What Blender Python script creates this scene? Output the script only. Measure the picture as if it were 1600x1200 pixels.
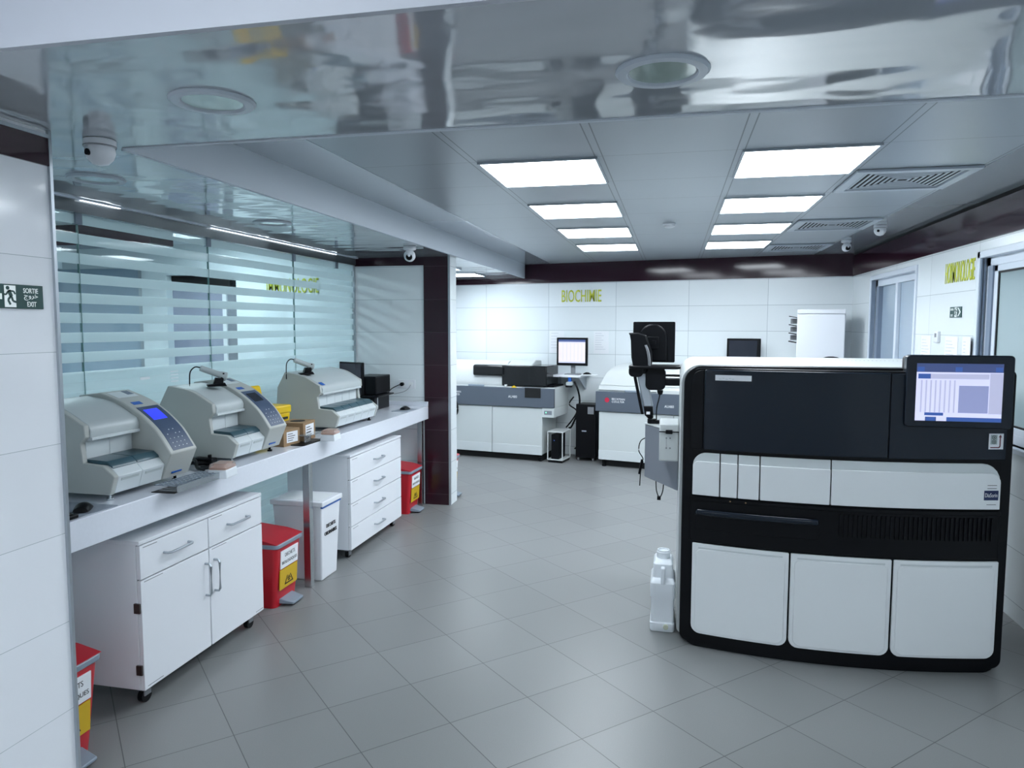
import bpy, bmesh, math, random
from mathutils import Vector, Matrix
random.seed(7)
PI = math.pi
S = bpy.context.scene
for o in list(bpy.data.objects): bpy.data.objects.remove(o, do_unlink=True)
COL = S.collection

# ------------------------------------------------------------------ camera
F_PX, PITCH, YAW, ROLL = 1132.543, -0.07995849, -0.21871475, 0.00179221
cam_d = bpy.data.cameras.new('camera'); cam = bpy.data.objects.new('camera', cam_d); COL.objects.link(cam)
cam_d.sensor_width = 36.0; cam_d.lens = F_PX / 1600 * 36.0; cam_d.clip_start = 0.05
cy, sy, cp, sp = math.cos(YAW), math.sin(YAW), math.cos(PITCH), math.sin(PITCH)
fw = Vector((sy*cp, cy*cp, sp)); rt = Vector((cy, -sy, 0)); up = rt.cross(fw)
cr, sr = math.cos(ROLL), math.sin(ROLL)
r2 = cr*rt + sr*up; u2 = -sr*rt + cr*up
M = Matrix(((r2.x, u2.x, -fw.x, 0), (r2.y, u2.y, -fw.y, 0), (r2.z, u2.z, -fw.z, 1.70), (0, 0, 0, 1)))
cam.matrix_world = M
S.camera = cam

# ------------------------------------------------------------------ world / exposure
w = bpy.data.worlds.new('world'); S.world = w; w.use_nodes = True
w.node_tree.nodes['Background'].inputs[0].default_value = (0.55, 0.68, 0.85, 1)
w.node_tree.nodes['Background'].inputs[1].default_value = 0.15
S.view_settings.view_transform = 'Standard'; S.view_settings.look = 'None'
S.view_settings.gamma = 1; S.view_settings.use_curve_mapping = False
S.view_settings.exposure = 0.68
EM_MAIN, EM_NEAR, EM_BACK, EM_SIDE = 13.0, 17.0, 16.0, 14.0
LIGHTC = (0.85, 0.93, 1.0)

# ------------------------------------------------------------------ materials
def mat(name, col, rough=0.5, metal=0.0, emis=None, es=0.0, spec=0.5, coat=0.0, trans=0.0, noise=0.0, nscale=40.0, bump=0.0):
    m = bpy.data.materials.new(name); m.use_nodes = True
    nt = m.node_tree; b = nt.nodes['Principled BSDF']
    b.inputs['Base Color'].default_value = (*col, 1)
    b.inputs['Roughness'].default_value = rough; b.inputs['Metallic'].default_value = metal
    b.inputs['Specular IOR Level'].default_value = spec
    b.inputs['Coat Weight'].default_value = coat; b.inputs['Coat Roughness'].default_value = 0.05
    b.inputs['Transmission Weight'].default_value = trans
    if emis: b.inputs['Emission Color'].default_value = (*emis, 1); b.inputs['Emission Strength'].default_value = es
    if noise or bump:
        tc = nt.nodes.new('ShaderNodeTexCoord'); n = nt.nodes.new('ShaderNodeTexNoise')
        n.inputs['Scale'].default_value = nscale; nt.links.new(tc.outputs['Object'], n.inputs['Vector'])
        if noise:
            hs = nt.nodes.new('ShaderNodeHueSaturation'); hs.inputs['Color'].default_value = (*col, 1)
            mr = nt.nodes.new('ShaderNodeMapRange'); mr.inputs[3].default_value = 1-noise; mr.inputs[4].default_value = 1+noise
            nt.links.new(n.outputs[0], mr.inputs[0]); nt.links.new(mr.outputs[0], hs.inputs['Value'])
            nt.links.new(hs.outputs[0], b.inputs['Base Color'])
        if bump:
            bp = nt.nodes.new('ShaderNodeBump'); bp.inputs['Strength'].default_value = bump; bp.inputs['Distance'].default_value = 0.01
            nt.links.new(n.outputs[0], bp.inputs['Height']); nt.links.new(bp.outputs[0], b.inputs['Normal'])
    return m

class NT:
    def __init__(s, m): s.t = m.node_tree; s.n = s.t.nodes; s.b = s.n['Principled BSDF']
    def math(s, op, a, b=None, c=None):
        k = s.n.new('ShaderNodeMath'); k.operation = op
        for i, v in enumerate((a, b, c)):
            if v is None: continue
            if isinstance(v, (int, float)): k.inputs[i].default_value = v
            else: s.t.links.new(v, k.inputs[i])
        return k.outputs[0]
    def xyz(s):
        tc = s.n.new('ShaderNodeTexCoord'); sx = s.n.new('ShaderNodeSeparateXYZ'); s.t.links.new(tc.outputs['Object'], sx.inputs[0])
        return sx.outputs, tc
    def line(s, v, pitch, off, half):      # 1 on a joint line, else 0
        q = s.math('DIVIDE', s.math('SUBTRACT', v, off), pitch)
        f = s.math('FRACT', q); d = s.math('MINIMUM', f, s.math('SUBTRACT', 1.0, f))
        return s.math('LESS_THAN', s.math('MULTIPLY', d, pitch), half), s.math('FLOOR', q)
    def mix(s, f, a, b):
        k = s.n.new('ShaderNodeMix'); k.data_type = 'RGBA'
        s.t.links.new(f, k.inputs[0])
        for i, v in ((6, a), (7, b)):
            if isinstance(v, tuple): k.inputs[i].default_value = (*v, 1)
            else: s.t.links.new(v, k.inputs[i])
        return k.outputs[2]
    def white(s, a, b):
        c = s.n.new('ShaderNodeCombineXYZ'); s.t.links.new(a, c.inputs[0])
        if b is not None: s.t.links.new(b, c.inputs[1])
        wn = s.n.new('ShaderNodeTexWhiteNoise'); wn.noise_dimensions = '3D'; s.t.links.new(c.outputs[0], wn.inputs['Vector'])
        return wn.outputs['Value']

def tile_mat(name, col, grout, hax, hp, ho, vp, vo, rough, lw=0.0014, coat=0.0, wav=0.0, var=0.04):
    """wall tiles: joints on axis hax (0 x, 1 y) every hp, on z every vp"""
    m = mat(name, col, rough, coat=coat); q = NT(m); x, tc = q.xyz()
    if hp: l1, i1 = q.line(x[hax], hp, ho, lw)
    l2, i2 = q.line(x[2], vp, vo, lw)
    L = q.math('MAXIMUM', l1, l2) if hp else l2
    r = q.white(i1 if hp else i2, i2)
    va = q.math('MULTIPLY_ADD', r, var*2, 1-var)
    hs = q.n.new('ShaderNodeHueSaturation'); hs.inputs['Color'].default_value = (*col, 1); q.t.links.new(va, hs.inputs['Value'])
    q.t.links.new(q.mix(L, hs.outputs[0], grout), q.b.inputs['Base Color'])
    if wav:
        no = q.n.new('ShaderNodeTexNoise'); no.inputs['Scale'].default_value = 5; q.t.links.new(tc.outputs['Object'], no.inputs['Vector'])
        bp = q.n.new('ShaderNodeBump'); bp.inputs['Strength'].default_value = wav; bp.inputs['Distance'].default_value = 0.01
        q.t.links.new(no.outputs[0], bp.inputs['Height']); q.t.links.new(bp.outputs[0], q.b.inputs['Normal'])
    return m

WT = (0.76, 0.81, 0.83); GR = (0.42, 0.47, 0.50)
m_wallback = tile_mat('white wall tile back', WT, GR, 0, 0.917, -0.911, 0.307, 1.95, 0.22, lw=0.0025)
m_wallright = tile_mat('white wall tile right', WT, GR, 1, 0.917, 6.30, 0.307, 1.945, 0.22, lw=0.002)
m_wallleft = tile_mat('white wall tile left', (0.84, 0.86, 0.90), GR, 1, 0.917, 1.2, 0.313, 1.922, 0.10, lw=0.0009)
m_wallnook = tile_mat('white wall tile nook', WT, GR, 0, 0, 0, 0.307, 1.945, 0.2, lw=0.002)
m_purple = mat('aubergine tile', (0.024, 0.007, 0.015), 0.10, spec=0.35)
m_purplecol = tile_mat('aubergine column tile', (0.026, 0.007, 0.014), (0.07, 0.05, 0.06), 0, 0, 0, 0.307, 1.945, 0.18, lw=0.0015, var=0.15)
m_white = mat('white paint', (0.70, 0.75, 0.80), 0.5)
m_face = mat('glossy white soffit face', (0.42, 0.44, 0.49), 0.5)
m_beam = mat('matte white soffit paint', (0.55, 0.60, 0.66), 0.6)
m_plain = mat('back room paint', (0.72, 0.78, 0.82), 0.6)

# glossy stretched ceiling with slow waves
m_stretch = mat('glossy stretched ceiling', (0.34, 0.37, 0.41), 0.07, spec=0.6, coat=0.6)
q = NT(m_stretch); x, tc = q.xyz()
mp = q.n.new('ShaderNodeMapping'); mp.inputs['Scale'].default_value = (1.6, 3.4, 1); q.t.links.new(tc.outputs['Object'], mp.inputs[0])
no = q.n.new('ShaderNodeTexNoise'); no.inputs['Scale'].default_value = 1.3; no.inputs['Detail'].default_value = 1.5; no.inputs['Roughness'].default_value = 0.35
q.t.links.new(mp.outputs[0], no.inputs['Vector'])
bp = q.n.new('ShaderNodeBump'); bp.inputs['Strength'].default_value = 0.16; bp.inputs['Distance'].default_value = 0.05
q.t.links.new(no.outputs[0], bp.inputs['Height']); q.t.links.new(bp.outputs[0], q.b.inputs['Normal']); q.t.links.new(bp.outputs[0], q.b.inputs['Coat Normal'])
m_stretchflat = mat('glossy ceiling border', (0.38, 0.43, 0.48), 0.10, spec=0.6, coat=0.4)

# metal tile ceiling
m_ceil = mat('metal ceiling tiles', (0.36, 0.40, 0.44), 0.32, metal=0.25)
q = NT(m_ceil); x, tc = q.xyz()
Ls = []
for cx in (-1.62, -1.0, -0.37, 0.29, 0.91, 1.54):
    for d in (-0.018, 0.018):
        if cx in (-1.62, 1.54) and d > 0: continue
        Ls.append(q.math('LESS_THAN', q.math('ABSOLUTE', q.math('SUBTRACT', x[0], cx+d)), 0.0028))
L = Ls[0]
for k in Ls[1:]: L = q.math('MAXIMUM', L, k)
ly, iy = q.line(x[1], 0.62, 3.595, 0.0022)
L = q.math('MAXIMUM', L, ly)
q.t.links.new(q.mix(L, (0.36, 0.40, 0.44), (0.10, 0.12, 0.14)), q.b.inputs['Base Color'])

# floor: 40 cm porcelain tiles laid diagonally
m_floor = mat('grey porcelain floor tile', (0.30, 0.30, 0.31), 0.36, spec=0.5)
q = NT(m_floor); x, tc = q.xyz()
T = 0.792007; s0 = 0.389134*1.70/1.65; ox, oy = -2.25607708*1.70/1.65, 3.04039475*1.70/1.65
dx = q.math('SUBTRACT', x[0], ox); dy = q.math('SUBTRACT', x[1], oy)
u = q.math('ADD', q.math('MULTIPLY', dx, math.cos(T)), q.math('MULTIPLY', dy, math.sin(T)))
v = q.math('SUBTRACT', q.math('MULTIPLY', dx, math.sin(T)), q.math('MULTIPLY', dy, math.cos(T)))
l1, i1 = q.line(u, s0, 0, 0.0019); l2, i2 = q.line(v, s0, 0, 0.0019)
r = q.white(i1, i2)
nz = q.n.new('ShaderNodeTexNoise'); nz.inputs['Scale'].default_value = 260; q.t.links.new(tc.outputs['Object'], nz.inputs['Vector'])
va = q.math('MULTIPLY_ADD', r, 0.10, 0.92); va = q.math('ADD', va, q.math('MULTIPLY_ADD', nz.outputs[0], 0.25, -0.125))
hs = q.n.new('ShaderNodeHueSaturation'); hs.inputs['Color'].default_value = (0.205, 0.211, 0.212, 1); q.t.links.new(va, hs.inputs['Value'])
q.t.links.new(q.mix(q.math('MAXIMUM', l1, l2), hs.outputs[0], (0.07, 0.07, 0.075)), q.b.inputs['Base Color'])

# glass partition: clear with frosted bands
def glass_mat(name, frosted=True, tint=(0.86, 0.95, 0.95)):
    m = bpy.data.materials.new(name); m.use_nodes = True; q = NT(m); nt = m.node_tree
    nt.nodes.remove(q.b); out = nt.nodes['Material Output']
    tr = nt.nodes.new('ShaderNodeBsdfTransparent'); tr.inputs[0].default_value = (*tint, 1)
    gl = nt.nodes.new('ShaderNodeBsdfGlossy'); gl.inputs['Roughness'].default_value = 0.03
    lw = nt.nodes.new('ShaderNodeLayerWeight'); lw.inputs[0].default_value = 0.5
    fr = q.math('MULTIPLY_ADD', q.math('POWER', lw.outputs['Facing'], 5.0), 0.6, 0.03)
    mx = nt.nodes.new('ShaderNodeMixShader'); nt.links.new(fr, mx.inputs[0]); nt.links.new(tr.outputs[0], mx.inputs[1]); nt.links.new(gl.outputs[0], mx.inputs[2])
    if not frosted: nt.links.new(mx.outputs[0], out.inputs[0]); return m
    x, tc = q.xyz()
    f = q.math('FRACT', q.math('DIVIDE', q.math('SUBTRACT', x[2], 1.459), 0.1015))
    band = q.math('GREATER_THAN', f, 0.475)
    low = q.math('LESS_THAN', x[2], 1.459)
    w = q.math('MAXIMUM', q.math('MULTIPLY', band, 0.80), q.math('MULTIPLY', low, q.math('MULTIPLY_ADD', band, 0.12, 0.80)))
    td = nt.nodes.new('ShaderNodeBsdfTranslucent'); td.inputs[0].default_value = (0.80, 0.90, 0.92, 1)
    df = nt.nodes.new('ShaderNodeBsdfDiffuse'); df.inputs[0].default_value = (0.50, 0.66, 0.69, 1)
    m2 = nt.nodes.new('ShaderNodeMixShader'); m2.inputs[0].default_value = 0.45; nt.links.new(td.outputs[0], m2.inputs[1]); nt.links.new(df.outputs[0], m2.inputs[2])
    m3 = nt.nodes.new('ShaderNodeMixShader'); nt.links.new(w, m3.inputs[0]); nt.links.new(mx.outputs[0], m3.inputs[1]); nt.links.new(m2.outputs[0], m3.inputs[2])
    nt.links.new(m3.outputs[0], out.inputs[0]); return m
m_glass = glass_mat('striped partition glass'); m_clear = glass_mat('clear glass', False, (0.7, 0.8, 0.8))
m_edge = mat('green glass edge', (0.12, 0.24, 0.24), 0.2)

m_steel = mat('stainless steel', (0.55, 0.58, 0.60), 0.25, metal=1.0)
m_alu = mat('grey aluminium', (0.42, 0.46, 0.50), 0.35, metal=0.7)
m_header = mat('polished grey header', (0.16, 0.18, 0.19), 0.08, metal=0.4, coat=0.5)
m_trimw = mat('white aluminium frame', (0.66, 0.72, 0.80), 0.3)
m_framesh = mat('grey track', (0.20, 0.25, 0.33), 0.4)
m_frost = mat('frosted window film', (0.33, 0.42, 0.44), 0.12, coat=0.4)
m_frost2 = mat('bluish frosted glass', (0.36, 0.45, 0.55), 0.15, coat=0.4)
m_counter = mat('white quartz counter', (0.76, 0.79, 0.86), 0.12, noise=0.03, nscale=60, coat=0.3)
m_lam = mat('white laminate', (0.78, 0.80, 0.84), 0.32)
m_lamin = mat('gap shadow core', (0.10, 0.11, 0.12), 0.7)
m_brown = mat('dark hinge', (0.035, 0.022, 0.02), 0.4)
m_red = mat('red plastic', (0.50, 0.010, 0.022), 0.28)
m_redd = mat('red lid plastic', (0.42, 0.008, 0.02), 0.4)
m_gplast = mat('grey plastic rim', (0.22, 0.27, 0.33), 0.35)
m_paper = mat('white paper', (0.80, 0.82, 0.85), 0.7)
m_yel = mat('hazard yellow', (0.62, 0.40, 0.015), 0.5)
m_ink = mat('black ink', (0.01, 0.01, 0.012), 0.6)
m_inkg = mat('grey ink', (0.35, 0.38, 0.45), 0.7)
m_blue = mat('blue label', (0.01, 0.10, 0.42), 0.4)
m_device = mat('light grey device plastic', (0.47, 0.52, 0.53), 0.4)
m_devcheek = mat('warm grey device plastic', (0.44, 0.46, 0.44), 0.45)
m_devlight = mat('pale device plastic', (0.62, 0.67, 0.69), 0.35)
m_teal = mat('teal cover plastic', (0.035, 0.085, 0.11), 0.3)
m_slate = mat('slate console panel', (0.055, 0.085, 0.15), 0.35)
m_lcd = mat('lit blue display', (0.01, 0.01, 0.3), 0.2, emis=(0.03, 0.05, 1.0), es=0.9)
m_lcdoff = mat('unlit display', (0.014, 0.018, 0.03), 0.2)
m_black = mat('black plastic', (0.0025, 0.003, 0.0045), 0.38, spec=0.18)
m_blackg = mat('glossy black panel', (0.006, 0.011, 0.020), 0.24, spec=0.3, coat=0.08)
m_blackm = mat('matte black', (0.002, 0.002, 0.003), 0.6, spec=0.2)
m_panelw = mat('analyzer white panel', (0.80, 0.83, 0.84), 0.35)
m_panelw2 = mat('analyzer pale ledge', (0.60, 0.64, 0.65), 0.4)
m_silver = mat('white shell', (0.56, 0.59, 0.59), 0.35)
m_band = mat('slate machine band', (0.085, 0.105, 0.135), 0.4)
m_mach = mat('machine off white', (0.56, 0.60, 0.60), 0.4)
m_smoke = mat('smoked cover', (0.004, 0.005, 0.006), 0.12, spec=0.4)
m_greyp = mat('grey housing', (0.20, 0.22, 0.26), 0.4)
m_tank = mat('translucent white polyethylene', (0.78, 0.82, 0.86), 0.35)
m_card = mat('cardboard', (0.30, 0.19, 0.10), 0.8, noise=0.08)
m_yplast = mat('yellow plastic', (0.75, 0.50, 0.0), 0.35)
m_letter = mat('yellow letter vinyl', (0.62, 0.66, 0.06), 0.5)
m_green = mat('exit sign green', (0.004, 0.055, 0.05), 0.3)
m_signw = mat('exit sign white', (0.75, 0.80, 0.80), 0.4, emis=(0.8, 0.9, 0.9), es=0.15)
m_grey = mat('mid grey plastic', (0.22, 0.23, 0.25), 0.5)
m_mpad = mat('mouse mat', (0.25, 0.28, 0.33), 0.6)
m_orange = mat('peach pipette rack', (0.75, 0.38, 0.25), 0.5)
m_clearp = mat('clear polystyrene', (0.85, 0.90, 0.93), 0.08, trans=0.85)
m_light = mat('lit light panel', (1, 1, 1), 0.5, emis=LIGHTC, es=EM_MAIN)
m_lightn = mat('added light panel near', (1, 1, 1), 0.5, emis=LIGHTC, es=EM_NEAR)
m_lightb = mat('lit light panel back room', (1, 1, 1), 0.5, emis=LIGHTC, es=EM_BACK)
m_lights = mat('lit light panel side', (1, 1, 1), 0.5, emis=LIGHTC, es=EM_SIDE)
m_reflline = mat('glowing reflection strip', (1, 1, 1), 0.5, emis=LIGHTC, es=1.3)  # emission paints the bright reflection on the header rail
m_lampgl = mat('greenish lamp glass', (0.40, 0.50, 0.46), 0.12, coat=0.8)
m_ring = mat('white lamp ring', (0.45, 0.50, 0.56), 0.35)
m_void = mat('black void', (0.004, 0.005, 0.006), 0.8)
m_scrw = mat('screen white', (0.5, 0.5, 0.6), 0.3, emis=(0.68, 0.70, 1.0), es=0.48)
m_scrg = mat('screen grey blue', (0.2, 0.22, 0.35), 0.3, emis=(0.30, 0.34, 0.62), es=0.42)
m_scrd = mat('screen dark blue', (0.03, 0.05, 0.15), 0.3, emis=(0.04, 0.06, 0.16), es=0.6)
m_scrb = mat('screen bright blue', (0.02, 0.06, 0.22), 0.3, emis=(0.04, 0.10, 0.36), es=0.5)
m_scrl = mat('screen lilac grey', (0.4, 0.4, 0.5), 0.3, emis=(0.46, 0.48, 0.70), es=0.45)
m_scrp = mat('screen pinkish white', (0.5, 0.45, 0.45), 0.3, emis=(0.72, 0.66, 0.70), es=0.4)
m_lilac = mat('lilac door', (0.30, 0.32, 0.42), 0.5)
m_led = mat('green led', (0.1, 0.8, 0.3), 0.3, emis=(0.2, 1.0, 0.4), es=1.5)
m_redlogo = mat('red logo', (0.55, 0.02, 0.06), 0.4)

# ------------------------------------------------------------------ mesh helpers
class G:
    def __init__(s): s.bm = bmesh.new(); s.mi = 0
    def _f(s, vs):
        try: f = s.bm.faces.new(vs); f.material_index = s.mi; return f
        except ValueError: return None
    def m(s, i): s.mi = i; return s
    def box(s, x0, x1, y0, y1, z0, z1):
        v = [s.bm.verts.new(p) for p in ((x0,y0,z0),(x1,y0,z0),(x1,y1,z0),(x0,y1,z0),(x0,y0,z1),(x1,y0,z1),(x1,y1,z1),(x0,y1,z1))]
        for f in ((3,2,1,0),(4,5,6,7),(0,1,5,4),(1,2,6,5),(2,3,7,6),(3,0,4,7)): s._f([v[i] for i in f])
        return s
    def hexa(s, b, t):     # 4 bottom + 4 top points ccw
        v = [s.bm.verts.new(p) for p in list(b)+list(t)]
        for f in ((3,2,1,0),(4,5,6,7),(0,1,5,4),(1,2,6,5),(2,3,7,6),(3,0,4,7)): s._f([v[i] for i in f])
        return s
    def prism(s, pts, a, b, ax='y'):
        def P(p, t): return {'y': (p[0], t, p[1]), 'x': (t, p[0], p[1]), 'z': (p[0], p[1], t)}[ax]
        A = [s.bm.verts.new(P(p, a)) for p in pts]; B = [s.bm.verts.new(P(p, b)) for p in pts]
        s._f(A); s._f(B[::-1]); n = len(pts)
        for i in range(n): s._f([A[i], B[i], B[(i+1) % n], A[(i+1) % n]])
        return s
    def cyl(s, c, r, h, ax='z', n=24, r2=None):
        r2 = r if r2 is None else r2
        def P(a, rr, t):
            u, v = rr*math.cos(a), rr*math.sin(a)
            return {'z': (c[0]+u, c[1]+v, c[2]+t), 'x': (c[0]+t, c[1]+u, c[2]+v), 'y': (c[0]+u, c[1]+t, c[2]+v)}[ax]
        A = [s.bm.verts.new(P(2*PI*i/n, r, 0)) for i in range(n)]; B = [s.bm.verts.new(P(2*PI*i/n, r2, h)) for i in range(n)]
        s._f(A[::-1]); s._f(B)
        for i in range(n): s._f([A[i], A[(i+1) % n], B[(i+1) % n], B[i]])
        return s
    def lathe(s, prof, c=(0,0,0), n=28, capb=True, capt=True):
        rows = [[s.bm.verts.new((c[0]+r*math.cos(2*PI*i/n), c[1]+r*math.sin(2*PI*i/n), c[2]+z)) for i in range(n)] for r, z in prof]
        for a, b in zip(rows, rows[1:]):
            for i in range(n): s._f([a[i], a[(i+1) % n], b[(i+1) % n], b[i]])
        if capb: s._f(rows[0][::-1])
        if capt: s._f(rows[-1])
        return s
    def tube(s, pts, r, n=8):
        pts = [Vector(p) for p in pts]; rows = []
        for i, p in enumerate(pts):
            d = (pts[min(i+1, len(pts)-1)] - pts[max(i-1, 0)]).normalized()
            a = d.cross(Vector((0, 0, 1)));  a = a if a.length > 1e-3 else d.cross(Vector((0, 1, 0)))
            a.normalize(); b = d.cross(a)
            rows.append([s.bm.verts.new(p + r*(math.cos(2*PI*k/n)*a + math.sin(2*PI*k/n)*b)) for k in range(n)])
        for A, B in zip(rows, rows[1:]):
            for k in range(n): s._f([A[k], A[(k+1) % n], B[(k+1) % n], B[k]])
        s._f(rows[0][::-1]); s._f(rows[-1]); return s
    def rbox(s, x0, x1, y0, y1, z0, z1, r, ax='y', n=5):   # box with corners rounded in the plane across ax
        if ax == 'y': a0, a1, b0, b1, t0, t1 = x0, x1, z0, z1, y0, y1
        elif ax == 'x': a0, a1, b0, b1, t0, t1 = y0, y1, z0, z1, x0, x1
        else: a0, a1, b0, b1, t0, t1 = x0, x1, y0, y1, z0, z1
        return s.prism(rr(a0, a1, b0, b1, r, n), t0, t1, ax)
    def build(s, name, mats, parent=None, bevel=0.0, smooth=True, loc=None, seg=2):
        bmesh.ops.recalc_face_normals(s.bm, faces=s.bm.faces)
        me = bpy.data.meshes.new(name); s.bm.to_mesh(me); s.bm.free()
        if not isinstance(mats, (list, tuple)): mats = [mats]
        for m in mats: me.materials.append(m)
        o = bpy.data.objects.new(name, me); COL.objects.link(o)
        if parent: o.parent = parent
        if loc: o.location = loc
        if bevel:
            md = o.modifiers.new('bevel', 'BEVEL'); md.width = bevel; md.segments = seg; md.limit_method = 'ANGLE'; md.angle_limit = math.radians(35)
        if smooth:
            for p in me.polygons: p.use_smooth = True
            try: me.set_sharp_from_angle(angle=math.radians(35))
            except Exception: pass
        return o
def rr(a0, a1, b0, b1, r, n=5):
    if not isinstance(r, (tuple, list)): r = (r, r, r, r)   # bl br tr tl
    pts = []
    for (cx, cy, st, q) in ((a0, b0, PI, 0), (a1, b0, 1.5*PI, 1), (a1, b1, 0, 2), (a0, b1, .5*PI, 3)):
        k = r[q]
        if k <= 0: pts.append((cx, cy)); continue
        ox = cx + (k if cx == a0 else -k); oy = cy + (k if cy == b0 else -k)
        for i in range(n+1):
            a = st + .5*PI*i/n; pts.append((ox+k*math.cos(a), oy+k*math.sin(a)))
    return pts
def smoothpts(P, k=5):
    out = []
    for i in range(len(P)-1):
        p0 = P[max(i-1, 0)]; p1 = P[i]; p2 = P[i+1]; p3 = P[min(i+2, len(P)-1)]
        for j in range(k):
            t = j/k
            out.append(tuple(0.5*(2*p1[c]+(-p0[c]+p2[c])*t+(2*p0[c]-5*p1[c]+4*p2[c]-p3[c])*t*t+(-p0[c]+3*p1[c]-3*p2[c]+p3[c])*t**3) for c in range(len(p1))))
    out.append(tuple(P[-1])); return out

def tag(o, label=None, cat=None, group=None, kind=None):
    if label: o['label'] = label
    if cat: o['category'] = cat
    if group: o['group'] = group
    if kind: o['kind'] = kind
    return o
def thing(name, label, cat, loc=(0,0,0), rz=0.0, group=None):
    o = bpy.data.objects.new(name, None); COL.objects.link(o); o.empty_display_size = 0.1
    o.location = loc; o.rotation_euler = (0, 0, rz); return tag(o, label, cat, group)
def struct(g, name, m, **k): return tag(g.build(name, m, smooth=False, **k), kind='structure')
def copy_tree(o, parent=None):
    c = o.copy(); COL.objects.link(c)
    if parent: c.parent = parent
    for ch in [k for k in list(bpy.data.objects) if k.parent is o]: copy_tree(ch, c)
    return c
def place(src, loc, rz, label, group=None):
    c = copy_tree(src); c.location = loc; c.rotation_euler = (0, 0, rz); c['label'] = label
    if group: c['group'] = group
    return c
DEP = None
def text(name, s, h, m, loc, rot, width=None, parent=None, depth=0.001, italic=0.0, bold=0.0):
    cu = bpy.data.curves.new(name, 'FONT'); cu.body = s; cu.size = 1.0; cu.extrude = 0.0; cu.shear = italic; cu.offset = bold
    cu.resolution_u = 3
    t = bpy.data.objects.new(name+'_c', cu); COL.objects.link(t)
    dg = bpy.context.evaluated_depsgraph_get(); dg.update()
    me = bpy.data.meshes.new_from_object(t.evaluated_get(dg)); bpy.data.objects.remove(t, do_unlink=True)
    if len(me.vertices) == 0: return None
    xs = [v.co.x for v in me.vertices]; ys = [v.co.y for v in me.vertices]
    sc = h/(max(ys)-min(ys)); sx = (width/(max(xs)-min(xs))) if width else sc
    x0, y0 = min(xs), min(ys)
    for v in me.vertices: v.co = Vector(((v.co.x-x0)*sx, (v.co.y-y0)*sc, 0))
    bm = bmesh.new(); bm.from_mesh(me)
    r = bmesh.ops.extrude_face_region(bm, geom=bm.faces[:]); 
    for g in r['geom']:
        if isinstance(g, bmesh.types.BMVert): g.co.z += depth
    bmesh.ops.recalc_face_normals(bm, faces=bm.faces); bm.to_mesh(me); bm.free()
    me.materials.clear(); me.materials.append(m)
    o = bpy.data.objects.new(name, me); COL.objects.link(o); o.location = loc; o.rotation_euler = rot
    if parent: o.parent = parent
    return o
RF = (PI/2, 0, 0)            # faces -Y
RPX = (PI/2, 0, PI/2)        # faces +X
RNX = (PI/2, 0, -PI/2)       # faces -X

# ================================================================== SETTING
H2, H1 = 2.52, 2.34
XR, XF, XG = 1.96, -1.96, -3.0
struct(G().box(-10, 3.2, -4.2, 11.2, -0.1, 0), 'floor', m_floor)
# back wall, turned 11 degrees
A11 = math.radians(11)
wb = G().box(-5.6, 0.6, 0.0, 0.15, 0, 2.7).build('wall_back', m_wallback, smooth=False); wb.location = (1.97, 8.85, 0); wb.rotation_euler = (0, 0, -A11); tag(wb, kind='structure')
tb = G().box(-5.6, 0.02, -0.012, 0.0, 2.265, 2.52).build('trim_1', m_purple, smooth=False); tb.location = wb.location; tb.rotation_euler = wb.rotation_euler; tag(tb, kind='structure')
def WB(u, off=0.0, z=0.0):   # point on the back wall
    return (1.97+u*math.cos(A11)+off*math.sin(A11), 8.85-u*math.sin(A11)+off*math.cos(A11), z)
# right wall with a door opening and a window opening
D0, D1, DT = 6.66, 8.04, 2.17
W0, W1, WS, WTp = 3.55, 5.34, 1.0, 2.15
g = G()
g.box(XR, XR+0.22, -4, W0, 0, 2.7).box(XR, XR+0.22, W0, W1, 0, WS).box(XR, XR+0.22, W0, W1, WTp, 2.7)
g.box(XR, XR+0.22, W1, D0, 0, 2.7).box(XR, XR+0.22, D0, D1, DT, 2.7).box(XR, XR+0.22, D1, 8.95, 0, 2.7)
struct(g, 'wall_right', m_wallright)
struct(G().box(XR-0.012, XR, -4, 8.84, 2.262, 2.49), 'trim_2', m_purple)
struct(G().box(XR-0.004, XR, -4, 8.84, 2.49, 2.52), 'trim_3', m_void)
# near left wall, alcove end wall, column
g = G().box(-3.1, -2.04, -4, 2.07, 0, 2.36); struct(g, 'wall_left', m_wallleft)
struct(G().box(-2.04, -2.032, -4, 2.066, 2.225, 2.315), 'trim_4', m_purple)
struct(G().box(-2.043, -2.030, 2.062, 2.074, 0, 2.34).box(-2.04, -2.028, -4, 2.07, 2.315, 2.327), 'trim_5', m_alu)
struct(G().box(-3.04, -2.036, 6.5, 6.69, 0, 2.36), 'wall_nook', m_wallnook)
struct(G().box(-3.0, -2.29, 6.49, 6.5, 2.262, 2.34), 'trim_6', m_purple)
struct(G().box(-2.29, -2.05, 6.485, 6.5, 0, 2.34), 'trim_7', m_purplecol)
struct(G().box(-2.052, -2.034, 6.482, 6.5, 0, 2.34), 'trim_8', m_alu)
struct(G().box(-3.05, -2.985, 6.69, 9.95, 0, 2.7), 'wall_side', m_plain)
# walls of the near zone behind the camera
struct(G().box(-3.1, 2.2, -4.15, -4.0, 0, 2.9), 'wall_rear', m_plain)

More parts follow.
